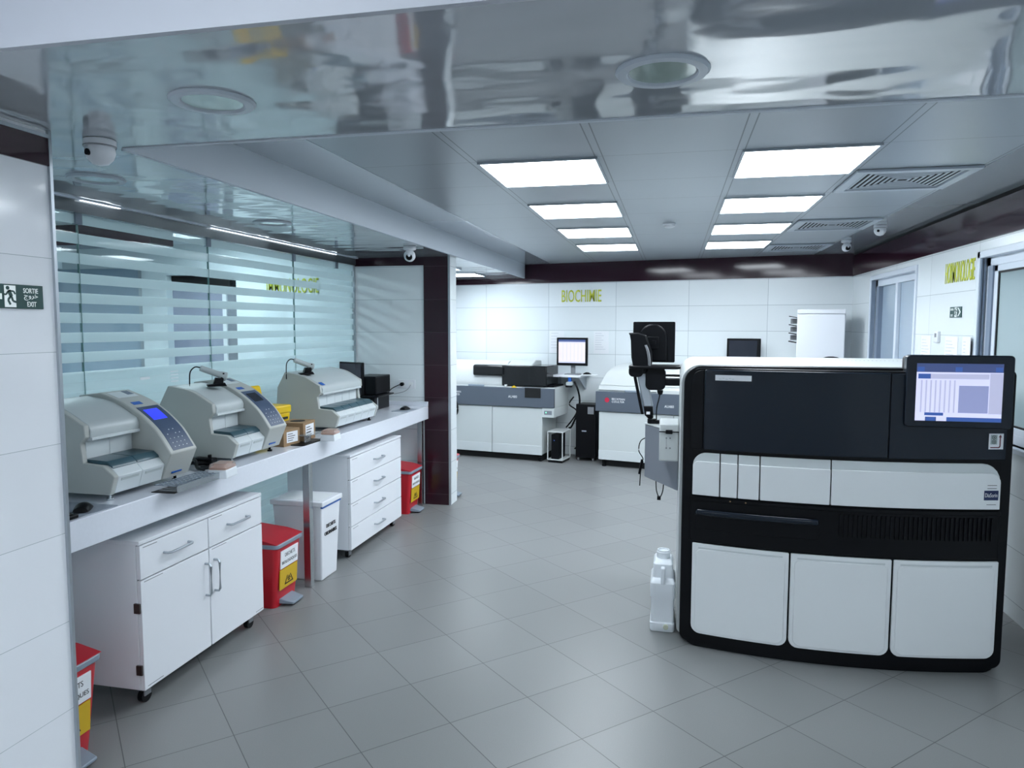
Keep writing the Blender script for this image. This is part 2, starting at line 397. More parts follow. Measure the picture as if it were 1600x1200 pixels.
# ceilings
struct(G().box(-1.60, 1.54, 2.2, 10.4, H2, H2+0.05), 'ceiling', m_ceil)
struct(G().box(-2.0, -1.60, 2.2, 10.4, H2-0.002, H2+0.05).box(1.54, 2.0, 2.2, 10.4, H2-0.002, H2+0.05), 'trim_9', m_stretchflat)
g = G()
pts = [(-2.95, 2.08), (-2.05, 2.08), (-2.05, 1.454), (2.0, 1.454), (2.0, 2.32), (XF-0.01, 2.32), (XF-0.01, 9.75), (-3.0, 9.95), (-3.0, 6.4), (-2.95, 6.4)]
g.prism(pts, H1, H1+0.02, 'z')
struct(g, 'ceiling_soffit', m_stretch)
g = G()
g.box(XF-0.02, XF, 2.33, 9.7, H1-0.004, H2)          # long vertical face of the side soffit
g.box(XF, 2.0, 2.31, 2.33, H1-0.004, H2)
struct(g, 'trim_10', m_beam)
struct(G().box(-3.6, 2.0, 1.43, 1.45, H1-0.004, 2.82), 'trim_11', m_face)
struct(G().box(-3.1, 2.2, -4.1, 1.44, 2.80, 2.85), 'ceiling_near', m_white)
struct(G().box(-3.6, -2.0, 1.2, 10.3, 2.56, 2.60), 'ceiling_void', m_white)
# header above the glass and its white cove rail
struct(G().box(-3.04, -2.97, 2.07, 6.49, 2.27, 2.36), 'trim_12', m_header)
struct(G().box(-2.972, -2.945, 2.07, 6.49, 2.334, 2.345), 'trim_13', m_trimw)

# back room seen through the glass
struct(G().box(-10, -3.0, 1.0, 8.6, 2.60, 2.65), 'ceiling_lab', m_plain)
g = G().box(-4.72, -3.05, 7.2, 7.35, 0, 2.6).box(-5.92, -5.60, 7.2, 7.35, 0, 2.6).box(-5.6, -4.72, 7.2, 7.35, 2.26, 2.6).box(-10, -7.1, 7.2, 7.35, 0, 2.6).box(-7.1, -5.92, 7.2, 7.35, 2.35, 2.6)
struct(g, 'wall_lab', m_plain)
struct(G().box(-9.6, -9.5, -1.2, 8.6, 0, 2.6), 'wall_lab_left', m_plain)
struct(G().box(-10, -3.1, -1.3, -1.2, 0, 2.6), 'wall_lab_rear', m_plain)
struct(G().box(-8.5, -4.4, 8.0, 8.1, 0, 2.6), 'wall_lab_recess', m_plain)
d = thing('door_2', None, None, (0, 0, 0)); d['kind'] = 'structure'
for k in ('label', 'category'):
    if k in d: del d[k]
G().box(-5.60, -4.95, 7.30, 7.34, 0, 2.10).build('door_leaf', m_lilac, d, 0.004)
G().box(-4.95, -4.90, 7.28, 7.34, 0, 2.10).build('door_post', m_lam, d)
G().box(-4.90, -4.72, 7.30, 7.34, 0, 2.10).build('side_light', m_greyp, d)
G().box(-5.60, -4.86, 7.29, 7.34, 2.10, 2.26).build('transom', m_void, d)
d = tag(G().box(-7.1, -5.98, 7.25, 7.28, 0, 2.35).build('window_2', m_frost2), kind='structure')
G().box(-5.98, -5.92, 7.22, 7.3, 0, 2.35).build('window_frame', m_alu, d)
struct(G().box(-7.2, -4.5, 5.6, 5.9, 2.42, 2.6), 'trim_14', m_purple)
struct(G().box(-9.5, -6.4, 6.4, 6.6, 2.3, 2.6), 'trim_15', m_white)

# back-room lights, side lights, added near zone lights out of view
def ceil_panel(label, loc, sx, sy, m, group, z):
    t = thing('ceiling_light', label, 'ceiling light', (loc[0], loc[1], z), 0, group)
    G().box(-sx/2, sx/2, -sy/2, sy/2, -0.004, 0.004).build('diffuser', m, t, smooth=False)
    g = G()
    for a, b, c, d in ((-sx/2-.012, sx/2+.012, -sy/2-.012, -sy/2), (-sx/2-.012, sx/2+.012, sy/2, sy/2+.012), (-sx/2-.012, -sx/2, -sy/2, sy/2), (sx/2, sx/2+.012, -sy/2, sy/2)):
        g.box(a, b, c, d, -0.008, 0.004)
    g.build('frame', m_alu, t, smooth=False)
    return t
for i, (x, y) in enumerate(((-4.6, 6.35), (-4.6, 4.6), (-4.6, 2.8), (-6.6, 5.2), (-6.6, 3.2), (-8.4, 4.4))):
    ceil_panel(['square light panel behind the striped glass, nearest the far wall lettering', 'square light panel in the room behind the striped glass, middle of its row', 'square light panel behind the striped glass, nearest the exit sign wall', 'square light panel deep in the room behind the glass, farther half', 'square light panel deep in the room behind the glass, nearer half', 'square light panel at the far left of the room behind the glass'][i],
               (x, y), 0.6, 0.6, m_lightb, 'light panels in the room behind the glass', 2.592)
rows = (3.61, 4.90, 6.14, 7.36)
nm = ('nearest to the camera', 'second from the camera', 'third from the camera', 'farthest, next to the back wall')
for ci, cx in enumerate((-0.68, 0.60)):
    for ri, y in enumerate(rows):
        ceil_panel('lit square ceiling panel in the %s row, %s' % (('left', 'right')[ci], nm[ri]), (cx, y+0.305), 0.58, 0.61, m_light, 'lit square ceiling panels in two rows', H2-0.003)
for i, (x, y) in enumerate(((-1.2, 0.3), (1.0, 0.3), (-1.2, -1.6), (1.0, -1.6))):  # unseen panels added to light the near soffit face and analyzer front
    ceil_panel('added unseen light panel near the camera', (x, y), 0.6, 0.6, m_lightn, 'added unseen light panels near the camera', 2.795)
for i, (x, y) in enumerate(((-2.62, 7.7), (-2.62, 8.8))):
    ceil_panel('small lit ceiling panel in the side bay past the column', (x, y), 0.5, 0.5, m_lights, 'side bay light panels', H1-0.004)
t = thing('reflection_line', 'thin glowing line standing for a reflection along the top of the glass partition', 'painted reflection', (-2.955, 2.6, 2.333))  # no lamp: glowing strips stand in for reflected light
G().box(-0.006, 0.006, 0.58, 0.85, -0.003, 0.0).build('near_strip', m_reflline, t, smooth=False)
G().box(-0.006, 0.006, 1.65, 3.45, -0.003, 0.0).build('far_strip', m_reflline, t, smooth=False)

# door in the right wall (sliding, frosted)
d = tag(G().box(XR+0.04, XR+0.10, D0, D0+0.06, 0, DT).box(XR+0.04, XR+0.10, D1-0.06, D1, 0, DT).box(XR+0.04, XR+0.10, D0, D1, DT-0.07, DT).build('door_1', m_trimw, bevel=0.003), kind='structure')
G().box(XR-0.012, XR+0.04, D0-0.04, D0+0.004, 0, DT+0.04).box(XR-0.012, XR+0.04, D1-0.004, D1+0.04, 0, DT+0.04).box(XR-0.012, XR+0.04, D0, D1, DT-0.004, DT+0.04).build('door_casing', m_trimw, d, 0.003)
G().box(XR+0.03, XR+0.06, D0+0.62, D0+0.68, 0, DT-0.07).build('mullion', m_trimw, d, 0.003)
G().box(XR+0.06, XR+0.08, D0+0.06, D0+0.62, 0, DT-0.07).build('near_pane', m_frost2, d)
G().box(XR+0.07, XR+0.09, D0+0.68, D1-0.06, 0, DT-0.07).build('far_pane', m_frost2, d)
G().box(XR+0.03, XR+0.12, D1-0.14, D1-0.06, 0, DT-0.07).build('jamb_track', m_framesh, d)
g = G().box(XR+0.016, XR+0.03, D1-0.20, D1-0.185, 1.0, 1.25); g.build('door_handle', m_alu, d, 0.003)
G().box(XR-0.006, XR+0.028, D1-0.02, D1-0.005, 0, DT-0.005).build('track_rail', m_framesh, d)
# window in the right wall
d = tag(G().box(XR+0.03, XR+0.12, W1-0.06, W1, WS, WTp).box(XR+0.03, XR+0.12, W0, W1, WTp-0.06, WTp).box(XR+0.03, XR+0.12, W0, W0+0.06, WS, WTp).box(XR+0.03, XR+0.12, W0, W1, WS, WS+0.06).build('window_1', m_trimw, bevel=0.003), kind='structure')
G().box(XR-0.015, XR+0.03, W1-0.004, W1+0.04, WS-0.02, WTp+0.04).box(XR-0.015, XR+0.03, W0-0.04, W0, WS-0.02, WTp+0.04).box(XR-0.015, XR+0.03, W0-0.04, W1+0.04, WTp-0.004, WTp+0.04).build('window_casing', m_trimw, d, 0.003)
G().box(XR-0.035, XR+0.05, W0-0.04, W1+0.04, WS-0.03, WS).build('window_sill', m_trimw, d, 0.004)
G().box(XR+0.02, XR+0.10, W1-0.12, W1-0.06, WS+0.06, WTp-0.06).build('track', m_framesh, d)
G().box(XR-0.010, XR+0.000, W1-0.02, W1-0.005, WS, WTp-0.005).box(XR+0.008, XR+0.018, W1-0.02, W1-0.005, WS, WTp-0.005).build('track_rail', m_framesh, d)
G().box(XR+0.03, XR+0.06, W1-0.17, W1-0.12, WS+0.06, WTp-0.06).box(XR+0.03, XR+0.06, W0+0.08, W1-0.12, WTp-0.10, WTp-0.06).box(XR+0.03, XR+0.06, W0+0.08, W1-0.12, WS+0.06, WS+0.10).build('sash', m_trimw, d, 0.003)
G().box(XR+0.04, XR+0.05, W0+0.08, W1-0.17, WS+0.10, WTp-0.10).build('pane', m_frost, d)
G().box(XR+0.034, XR+0.04, W1-0.185, W1-0.17, WS+0.10, WTp-0.10).box(XR+0.034, XR+0.04, W0+0.1, W1-0.17, WTp-0.112, WTp-0.10).box(XR+0.034, XR+0.04, W0+0.1, W1-0.17, WS+0.10, WS+0.112).build('gasket', m_black, d)

# ceiling air vents
def vent(label, y):
    t = thing('air_vent', label, 'air vent', (1.225, y, H2-0.002), 0, 'ceiling air vents along the right side')
    G().box(-0.27, 0.27, -0.27, 0.27, -0.002, 0.002).build('backing', m_void, t, smooth=False)
    g = G()
    for a, b, c, d in ((-.30, .30, -.30, -.25), (-.30, .30, .25, .30), (-.30, -.25, -.25, .25), (.25, .30, -.25, .25)): g.box(a, b, c, d, -0.014, 0)
    g.build('frame', m_ring, t, 0.002)
    for k in range(8):
        r0 = 0.240-k*0.029; g = G(); th = 0.012
        for a, b, c, d in ((-r0, r0, -r0, -r0+th), (-r0, r0, r0-th, r0), (-r0, -r0+th, -r0, r0), (r0-th, r0, -r0, r0)):
            g.box(a, b, c, d, -0.0065, -0.0035)
        g.build('slat', m_ring, t, smooth=False)
    return t
v0 = vent('large louvred air vent in the ceiling, nearest of the three', 4.48)
place(v0, (1.225, 6.32, H2-0.002), 0, 'louvred air vent in the ceiling, middle of the three')
place(v0, (1.225, 8.05, H2-0.002), 0, 'louvred air vent in the ceiling, farthest, by the back wall')

# unlit round downlights
def spot(label, x, y, z=H1, r=0.118):
    t = thing('downlight', label, 'downlight', (x, y, z), 0, 'round downlights in the glossy ceiling')
    G().lathe([(r*0.70, -0.003), (r*0.76, -0.010), (r*0.95, -0.009), (r, -0.003), (r, 0.0), (r*0.70, 0.0)], capb=False, capt=False).build('ring', m_ring, t)
    G().lathe([(r*0.70, -0.004), (r*0.70, 0.002)]).build('glass', m_lampgl, t)
    G().lathe([(r*0.72, -0.0062), (r*0.745, -0.0062), (r*0.745, -0.002), (r*0.72, -0.002)], capb=False, capt=False).build('gasket', m_grey, t)
    return t
s0_ = spot('round downlight in the glossy ceiling, above the middle, largest', -0.04, 1.915)
place(s0_, (-1.30, 1.895, H1), 0, 'round downlight in the glossy ceiling, upper left')
place(s0_, (-2.48, 2.763, H1), 0, 'round downlight above the nearest counter device')
place(s0_, (-2.46, 4.16, H1), 0, 'round downlight above the counter, farther from the camera')

# ceiling cameras
def dome(label, loc, rz, k=1.0, up=True, lens_side=PI):
    t = thing('security_camera', label, 'security camera', loc, rz, 'white ceiling security cameras')
    G().lathe([(0.048*k, 0), (0.052*k, -0.003), (0.052*k, -0.022*k), (0.047*k, -0.024*k)]).build('base', m_lam, t)
    g = G().lathe([(0.047*k, -0.026*k), (0.049*k, -0.045*k), (0.042*k, -0.065*k), (0.026*k, -0.082*k), (0.006*k, -0.088*k)]); g.build('dome', m_lam, t)
    a = G().cyl((-0.040*k, -0.0, -0.050*k), 0.011*k, -0.012*k, 'x', 14); a.build('lens', m_black, t)
    G().lathe([(0.0525*k, -0.0215*k), (0.0535*k, -0.0225*k), (0.0525*k, -0.0245*k)], capb=False, capt=False).build('seam_ring', m_grey, t)
    return t
dome('large white dome camera on the glossy ceiling by the exit sign wall', (-1.955, 2.20, H1), math.radians(80), 1.0)
dome('small white dome camera at the ceiling edge by the right wall', (1.62, 6.47, H2-0.002), math.radians(60), 0.95)
def turret(label, loc, rz, k=1.0):
    t = thing('security_camera', label, 'security camera', loc, rz, 'white ceiling security cameras')
    G().lathe([(0.042*k, 0), (0.045*k, -0.004), (0.045*k, -0.020*k), (0.036*k, -0.026*k)]).build('base', m_lam, t)
    G().rbox(-0.012*k, 0.012*k, -0.03*k, 0.03*k, -0.05*k, -0.018*k, 0.006*k).build('neck', m_lam, t)
    b = G().lathe([(0.010*k, -0.050*k), (0.030*k, -0.036*k), (0.040*k, -0.012*k), (0.040*k, 0.010*k), (0.030*k, 0.034*k), (0.008*k, 0.046*k)]).build('eyeball', m_lam, t, loc=(0, -0.012*k, -0.066*k)); b.rotation_euler = (math.radians(70), 0, 0)
    G().cyl((0, -0.055*k, -0.078*k), 0.022*k, 0.018*k, 'y', 18).build('lens', m_black, t)
    return t
turret('white turret camera at the ceiling in front of the aubergine band, far right', (1.585, 7.5, H2-0.002), math.radians(10))
turret('white turret camera under the side soffit beside the aubergine column', (-2.10, 5.62, H1), math.radians(15), 1.15)
t = thing('smoke_detector', 'small white smoke detector on the metal ceiling tiles', 'smoke detector', (-0.05, 6.0, H2))
G().lathe([(0.05, 0), (0.052, -0.012), (0.045, -0.02)]).build('base', m_lam, t)
G().lathe([(0.043, -0.02), (0.043, -0.028), (0.030, -0.036), (0.0, -0.036)][:3]).build('sensor', m_lam, t)

# glass partition: four panes with clamps
t = thing('glass_partition', 'floor-to-header glass partition with frosted horizontal stripes behind the counter', 'glass partition', (XG, 0, 0))
js = (2.075, 3.20, 4.27, 5.37, 6.485)
for a, b in zip(js, js[1:]):
    o = G().box(-0.006, 0.004, a+0.003, b-0.003, 0.01, 2.268).build('pane', m_glass, t, smooth=False)
    G().box(-0.007, 0.005, b-0.0035, b+0.0005, 0.01, 2.268).build('pane_edge', m_edge, t, smooth=False)
for y in (3.20, 4.27, 5.37, 6.13):
    G().box(-0.014, 0.014, y-0.022, y+0.022, 2.215, 2.272).build('clamp', m_gplast, t, 0.003)
G().box(-0.014, 0.014, 6.45, 6.49, 1.83, 1.87).build('clamp', m_steel, t, 0.003)
G().box(-0.012, 0.020, 6.478, 6.489, 0.95, 2.268).build('edge_channel', m_alu, t)
G().box(-0.012, 0.012, 2.075, 6.485, 0.0, 0.01).build('bottom_channel', m_alu, t)

# ================================================================== wall writing & signs
def sign_text(nm, s, h, w, loc, rot, label):
    o = text(nm, s, h, m_letter, loc, rot, w, depth=0.003, bold=0.004)
    return tag(o, label, 'wall lettering')
o = sign_text('wall_lettering', 'BIOCHIMIE', 0.158, 0.54, WB(-3.478, -0.004, 2.012), (PI/2, 0, -A11), 'yellow BIOCHIMIE lettering on the back wall')
sign_text('wall_lettering', 'HORMONOLOGIE', 0.148, 0.54, (XR-0.001, 5.985, 2.014), RNX, 'yellow HORMONOLOGIE lettering on the right wall')
sign_text('wall_lettering', 'IMMUNOLOGIE', 0.16, 0.62, (-4.345, 7.196, 2.05), RF, 'yellow IMMUNOLOGIE lettering seen through the striped glass')

def man(g, x, z, s, y0, y1, ax):   # little running figure, plane (a, z)
    def limb(pts, r):
        for (a, b), (c, d) in zip(pts, pts[1:]):
            L = math.hypot(c-a, d-b) or 1; nx, nz = -(d-b)/L*r, (c-a)/L*r
            P = [(a+nx, b+nz), (a-nx, b-nz), (c-nx, d-nz), (c+nx, d+nz)]
            g.prism([(x+p*s, z+q*s) for p, q in P], y0, y1, ax)
    g.prism([(x+(-0.16+0.11*math.cos(k*PI/6))*s, z+(0.80+0.11*math.sin(k*PI/6))*s) for k in range(12)], y0, y1, ax)
    limb([(-0.10, 0.66), (0.06, 0.32)], 0.11)
    limb([(-0.12, 0.64), (0.22, 0.62), (0.32, 0.46)], 0.045)
    limb([(-0.12, 0.62), (-0.28, 0.42), (-0.42, 0.44)], 0.045)
    limb([(0.06, 0.34), (0.16, 0.06), (0.46, -0.02)], 0.06)
    limb([(0.02, 0.34), (-0.16, 0.12), (-0.02, -0.14)], 0.06)
# exit sign near left (faces +X)
t = thing('exit_sign', 'green and white SORTIE EXIT sign with running man on the near left wall', 'exit sign', (-2.04, 0, 1.752))
s_ = 1
Yr = 2.015
G().box(0.0, 0.006, Yr-0.26, Yr, 0, 0.076).build('plate', m_green, t, 0.001)
G().box(0.006, 0.007, Yr-0.143, Yr-0.103, 0.004, 0.072).build('white_door', m_signw, t, smooth=False)
g = G(); man(g, Yr-0.123, 0.020, 0.055, 0.007, 0.008, 'x'); g.build('running_man', m_green, t, smooth=False)
g = G().box(0.006, 0.007, Yr-0.20, Yr-0.152, 0.028, 0.046); g.prism([(Yr-0.20, 0.012), (Yr-0.20, 0.062), (Yr-0.238, 0.037)], 0.006, 0.007, 'x'); g.build('arrow', m_signw, t, smooth=False)
text('word_sortie', 'SORTIE', 0.016, m_signw, (0.0062, Yr-0.075, 0.050), RPX, 0.055, t, 0.0008, bold=0.01)
text('word_exit', 'EXIT', 0.016, m_signw, (0.0062, Yr-0.062, 0.007), RPX, 0.034, t, 0.0008, bold=0.01)
text('word_arabic', '\uFE9D\uFEED\uFEAE\uFEA7', 0.020, m_signw, (0.0062, Yr-0.073, 0.027), RPX, 0.052, t, 0.0008, bold=0.005)
# exit sign right wall (faces -X)
t = thing('exit_sign', 'small green exit sign with white arrow on the right wall', 'exit sign', (XR, 5.85, 1.765))
G().box(-0.006, 0, -0.215, 0, 0, 0.076).build('plate', m_green, t, 0.001)
G().box(-0.007, -0.006, -0.135, -0.095, 0.004, 0.072).build('white_door', m_signw, t, smooth=False)
g = G(); man(g, -0.115, 0.020, 0.055, -0.008, -0.007, 'x'); g.build('running_man', m_green, t, smooth=False)
g = G(); g.prism([(-0.150, 0.068), (-0.165, 0.068), (-0.205, 0.038), (-0.165, 0.008), (-0.150, 0.008), (-0.188, 0.038)], -0.007, -0.006, 'x'); g.build('arrow', m_signw, t, smooth=False)
text('word_sortie', 'SORTIE', 0.016, m_signw, (-0.0062, -0.012, 0.050), RNX, 0.06, t, 0.0008)
text('word_exit', 'EXIT', 0.016, m_signw, (-0.0062, -0.022, 0.008), RNX, 0.04, t, 0.0008)

# papers
def paper(label, w, h, loc, rot, lines=9, group=None, curl=0.0):
    t = thing('paper_sheet', label, 'paper', loc, 0, group); t.rotation_euler = rot
    g = G(); n = 6
    for i in range(n):
        a, b = i*w/n, (i+1)*w/n
        ya, yb = -0.001-curl*(a/w)**3, -0.001-curl*(b/w)**3
        g.hexa([(a, ya-0.0006, 0), (b, yb-0.0006, 0), (b, yb, 0), (a, ya, 0)], [(a, ya-0.0006, h), (b, yb-0.0006, h), (b, yb, h), (a, ya, h)])
    g.build('sheet', m_paper, t, smooth=False)
    g = G()
    for k in range(lines):
        z = h*0.9-k*h*0.8/lines; x1 = w*random.uniform(0.5, 0.85)
        g.box(w*0.1, x1, -0.0024, -0.0017, z-0.003, z)
    g.build('printed_lines', m_inkg, t, smooth=False)
    return t
paper('printed sheet taped to the back wall, left of and behind the lit monitor', 0.20, 0.29, WB(-3.645, -0.001, 1.345), (0, 0, -A11), 6)
paper('printed sheet taped to the back wall, right of the lit monitor', 0.20, 0.29, WB(-3.035, -0.001, 1.345), (0, 0, -A11), 8)
for i, (y, w_, lab, cu) in enumerate(((6.46, 0.23, 'grey printed sheet on the right wall, left of the thermostat', 0), (5.93, 0.25, 'white printed sheet on the right wall, just right of the thermostat', 0), (5.60, 0.23, 'white sheet with a curled corner beside the right window', 0.03))):
    paper(lab, w_, 0.33, (XR-0.001, y, 1.30), (0, 0, -PI/2), 11, None, cu)
t = thing('thermostat', 'small white thermostat on the right wall between the paper sheets', 'thermostat', (XR, 6.12, 1.58), -PI/2)
G().box(0, 0.085, -0.02, 0, 0, 0.085).build('body', m_lam, t, 0.004)
G().box(0.02, 0.06, -0.021, -0.019, 0.04, 0.07).build('display', m_grey, t)

# ================================================================== COUNTER
t = thing('worktop', 'long white quartz counter along the glass partition', 'counter', (0, 0, 0))
G().prism([(-2.985, 0.905), (-2.27, 0.905), (-2.27, 0.822), (-2.25, 0.822), (-2.25, 0.945), (-2.985, 0.945)], 2.08, 6.478).build('slab', m_counter, t, 0.003)
G().box(-2.985, -2.25, 6.462, 6.480, 0.945, 0.985).build('upstand', m_counter, t, 0.002)
for y in (4.20, 6.40):
    g = G().box(-2.315, -2.268, y, y+0.047, 0.0, 0.822) if y < 5 else G().box(-2.335, -2.29, y, y+0.05, 0.0, 0.822)
    g.build('leg', m_steel, t, 0.002)

def handle(g, p0, p1, out, r=0.006):
    a, b, o = Vector(p0), Vector(p1), Vector(out); d = (b-a).normalized()*0.012
    g.tube([a, a+o*0.75, a+o+d, b+o-d, b+o*0.75, b], r, 8)
def caster(parent, x, y, zt, rz=0.3):
    c = G().cyl((x, y, zt-0.02), 0.022, 0.02).box(x-0.018, x+0.018, y-0.012, y+0.03, zt-0.055, zt-0.018).build('caster', m_grey, parent, 0.002)
    G().cyl((x-0.012, y+0.008, 0.032), 0.032, 0.024, 'x', 22).build('wheel', m_black, c)
    return c
# cabinet with two drawers and two doors; local: x out of the front (towards aisle), y along counter
t = thing('rolling_cabinet', 'white rolling cabinet with two drawers over two doors under the counter', 'cabinet', (-2.25, 2.66, 0))
W_, Z0, Z1 = 0.955, 0.088, 0.762
G().box(-0.50, -0.022, 0, W_, Z0, Z1-0.018).build('body', m_lam, t, 0.002)
G().box(-0.51, -0.001, -0.003, W_+0.003, Z1-0.018, Z1).build('top_panel', m_lam, t, 0.002)
G().box(-0.024, -0.0215, 0.006, W_-0.006, Z0+0.004, Z1-0.020).build('carcass_gap', m_lamin, t)
mid = 0.477
for (a, b) in ((0.0, mid-0.003), (mid+0.003, W_)):
    o = G().box(-0.020, 0.0, a+0.001, b-0.001, 0.590, Z1-0.022).build('drawer', m_lam, t, 0.0015)
    g = G(); c = (a+b)/2; handle(g, (0, c-0.085, 0.668), (0, c+0.085, 0.668), (0.032, 0, 0)); g.build('handle', m_alu, o)
    G().box(0.0, 0.0008, a+0.02, a+0.11, Z1-0.034, Z1-0.031).build('grip_slot', m_grey, o)
    o = G().box(-0.020, 0.0, a+0.001, b-0.001, Z0, 0.584).build('door', m_lam, t, 0.0015)
    hy = b-0.03 if a == 0 else a+0.035
    g = G(); handle(g, (0, hy, 0.36), (0, hy, 0.52), (0.032, 0, 0)); g.build('handle', m_alu, o)
    G().box(0.0, 0.0008, a+0.02, a+0.14, 0.574, 0.577).box(0.0, 0.0008, (a+0.02 if a == 0 else b-0.08), (a+0.12 if a == 0 else b-0.01), Z0+0.012, Z0+0.015).build('grip_slot', m_grey, o)
for z in (0.44, 0.16): G().box(-0.034, -0.004, -0.010, 0.0, z, z+0.045).build('hinge', m_brown, t, 0.002)
for x in (-0.06, -0.45):
    for y in (0.06, W_-0.07): caster(t, x, y, Z0)
# drawer cabinet
t = thing('drawer_unit', 'white rolling unit with four drawers under the far half of the counter', 'cabinet', (-2.25, 4.77, 0))
W_, Z0, Z1 = 0.99, 0.072, 0.772
G().box(-0.50, -0.022, 0, W_, Z0, Z1-0.018).build('body', m_lam, t, 0.002)
G().box(-0.51, 0.001, -0.003, W_+0.003, Z1-0.018, Z1).build('top_panel', m_lam, t, 0.002)
G().box(-0.024, -0.0215, 0.006, W_-0.006, Z0+0.004, Z1-0.020).build('carcass_gap', m_lamin, t)
zs = (Z0, 0.244, 0.413, 0.589, Z1-0.020)
for a, b in zip(zs, zs[1:]):
    o = G().box(-0.020, 0.0, 0.001, W_-0.001, a+0.0025, b-0.0025).build('drawer', m_lam, t, 0.0015)
    g = G(); z = (a+b)/2-0.0; handle(g, (0, W_/2-0.08, z), (0, W_/2+0.08, z), (0.032, 0, 0)); g.build('handle', m_alu, o)
    G().box(0.0, 0.0008, 0.03, 0.12, b-0.02, b-0.017).build('grip_slot', m_grey, o)
for x in (-0.06, -0.45):
    for y in (0.06, W_-0.07): caster(t, x, y, Z0)

# ---- red pedal bins; local: front at x=0 facing +x, y along
def biohaz(g, cy, cz, r, x0, x1):
    tri = [(cy+r*math.cos(PI/2+k*2*PI/3), cz+r*math.sin(PI/2+k*2*PI/3)) for k in range(3)]
    tin = [(cy+r*0.76*math.cos(PI/2+k*2*PI/3), cz+r*0.76*math.sin(PI/2+k*2*PI/3)) for k in range(3)]
    for k in range(3): g.prism([tri[k], tri[(k+1) % 3], tin[(k+1) % 3], tin[k]], x0, x1, 'x')
    def arc(ox, oz, ri, ro, a0, a1, n=8):
        for i in range(n):
            a, b = a0+(a1-a0)*i/n, a0+(a1-a0)*(i+1)/n
            g.prism([(ox+ri*math.cos(a), oz+ri*math.sin(a)), (ox+ro*math.cos(a), oz+ro*math.sin(a)), (ox+ro*math.cos(b), oz+ro*math.sin(b)), (ox+ri*math.cos(b), oz+ri*math.sin(b))], x0, x1, 'x')
    for k in range(3):
        a = PI/2+k*2*PI/3; d = r*0.17
        arc(cy+d*math.cos(a), cz+d*math.sin(a), r*0.11, r*0.19, a+PI*0.25, a+PI*1.75+0.0)
    arc(cy, cz, r*0.20, r*0.25, 0, 2*PI, 14)
def red_bin(label, loc, labels=True):
    t = thing('pedal_bin', label, 'waste bin', loc, 0, 'red pedal bins')
    W, D, Hb = 0.30, 0.34, 0.385
    def ring(z, ins, insx=None): 
        return [(p[0], p[1], z) for p in rr(-D+ins, -ins*1.3, ins, W-ins, 0.028, 4)]
    g = G(); bm = g.bm; rows = []
    for z, ins in ((0.0, 0.026), (0.05, 0.022), (0.2, 0.012), (Hb, 0.0)):
        rows.append([bm.verts.new(p) for p in ring(z, ins)])
    n = len(rows[0])
    for A, B in zip(rows, rows[1:]):
        for i in range(n): g._f([A[i], A[(i+1) % n], B[(i+1) % n], B[i]])
    g._f(rows[0][::-1]); g._f(rows[-1]); g.build('bucket', m_red, t)
    # grey rim, dipping at the front
    g = G(); g.prism(rr(-D-0.004, 0.012, -0.008, W+0.008, 0.03, 4), Hb-0.012, Hb+0.014, 'z'); g.build('rim', m_gplast, t, 0.005)
    g = G(); g.prism([(-D-0.002, Hb+0.014), (-D-0.002, Hb+0.062), (-0.10, Hb+0.040), (0.008, Hb+0.016), (0.008, Hb+0.014)], -0.004, W+0.004, 'y')
    lid = g.build('lid', m_redd, t, 0.006)
    g = G()
    for k in range(5): g.box(-0.25, -0.12, 0.06+k*0.04, 0.066+k*0.04, Hb+0.046, Hb+0.052)
    sl = -0.004
    if labels:
        # labels follow the leaning front
        def fx(z): return -0.026*1.3*(1-z/Hb)*0.62 - 0.0 + 0.0005 + (0.002)
        def slab(nm, y0, y1, z0, z1, m):
            g = G(); g.hexa([(fx(z0)-0.004, y0, z0), (fx(z0)+0.001, y0, z0), (fx(z0)+0.001, y1, z0), (fx(z0)-0.004, y1, z0)], [(fx(z1)-0.004, y0, z1), (fx(z1)+0.001, y0, z1), (fx(z1)+0.001, y1, z1), (fx(z1)-0.004, y1, z1)])
            return g.build(nm, m, t, smooth=False)
        a = slab('text_label', 0.055, 0.255, 0.235, 0.345, m_paper)
        text('label_word', 'DECHETS', 0.022, m_ink, (fx(0.31)+0.0016, 0.10, 0.302), RPX, 0.115, a, 0.0006)
        text('label_word', 'BIOLOGIQUES', 0.022, m_ink, (fx(0.27)+0.0016, 0.068, 0.256), RPX, 0.175, a, 0.0006)
        b = slab('hazard_label', 0.05, 0.252, 0.105, 0.228, m_yel)
        g = G(); biohaz(g, 0.152, 0.155, 0.058, fx(0.155)+0.001, fx(0.155)+0.0022); g.build('biohazard_symbol', m_ink, b, smooth=False)
    G().hexa([(-0.05, 0.07, 0.015), (0.055, 0.09, 0.012), (0.055, 0.21, 0.012), (-0.05, 0.23, 0.015)], [(-0.05, 0.07, 0.05), (0.055, 0.09, 0.026), (0.055, 0.21, 0.026), (-0.05, 0.23, 0.05)]).build('pedal', m_gplast, t, 0.004)
    return t
b0 = red_bin('red biological waste bin beside the white tall bin, between cabinet and steel leg', (-2.275, 3.80, 0))
place(b0, (-2.275, 6.05, 0), 0, 'red biological waste bin beside the aubergine column')
place(b0, (-2.215, 2.075, 0), 0, 'red bin half hidden behind the near left wall')
place(b0, (-2.105, 6.70, 0), 0, 'red bin mostly hidden behind the aubergine column')
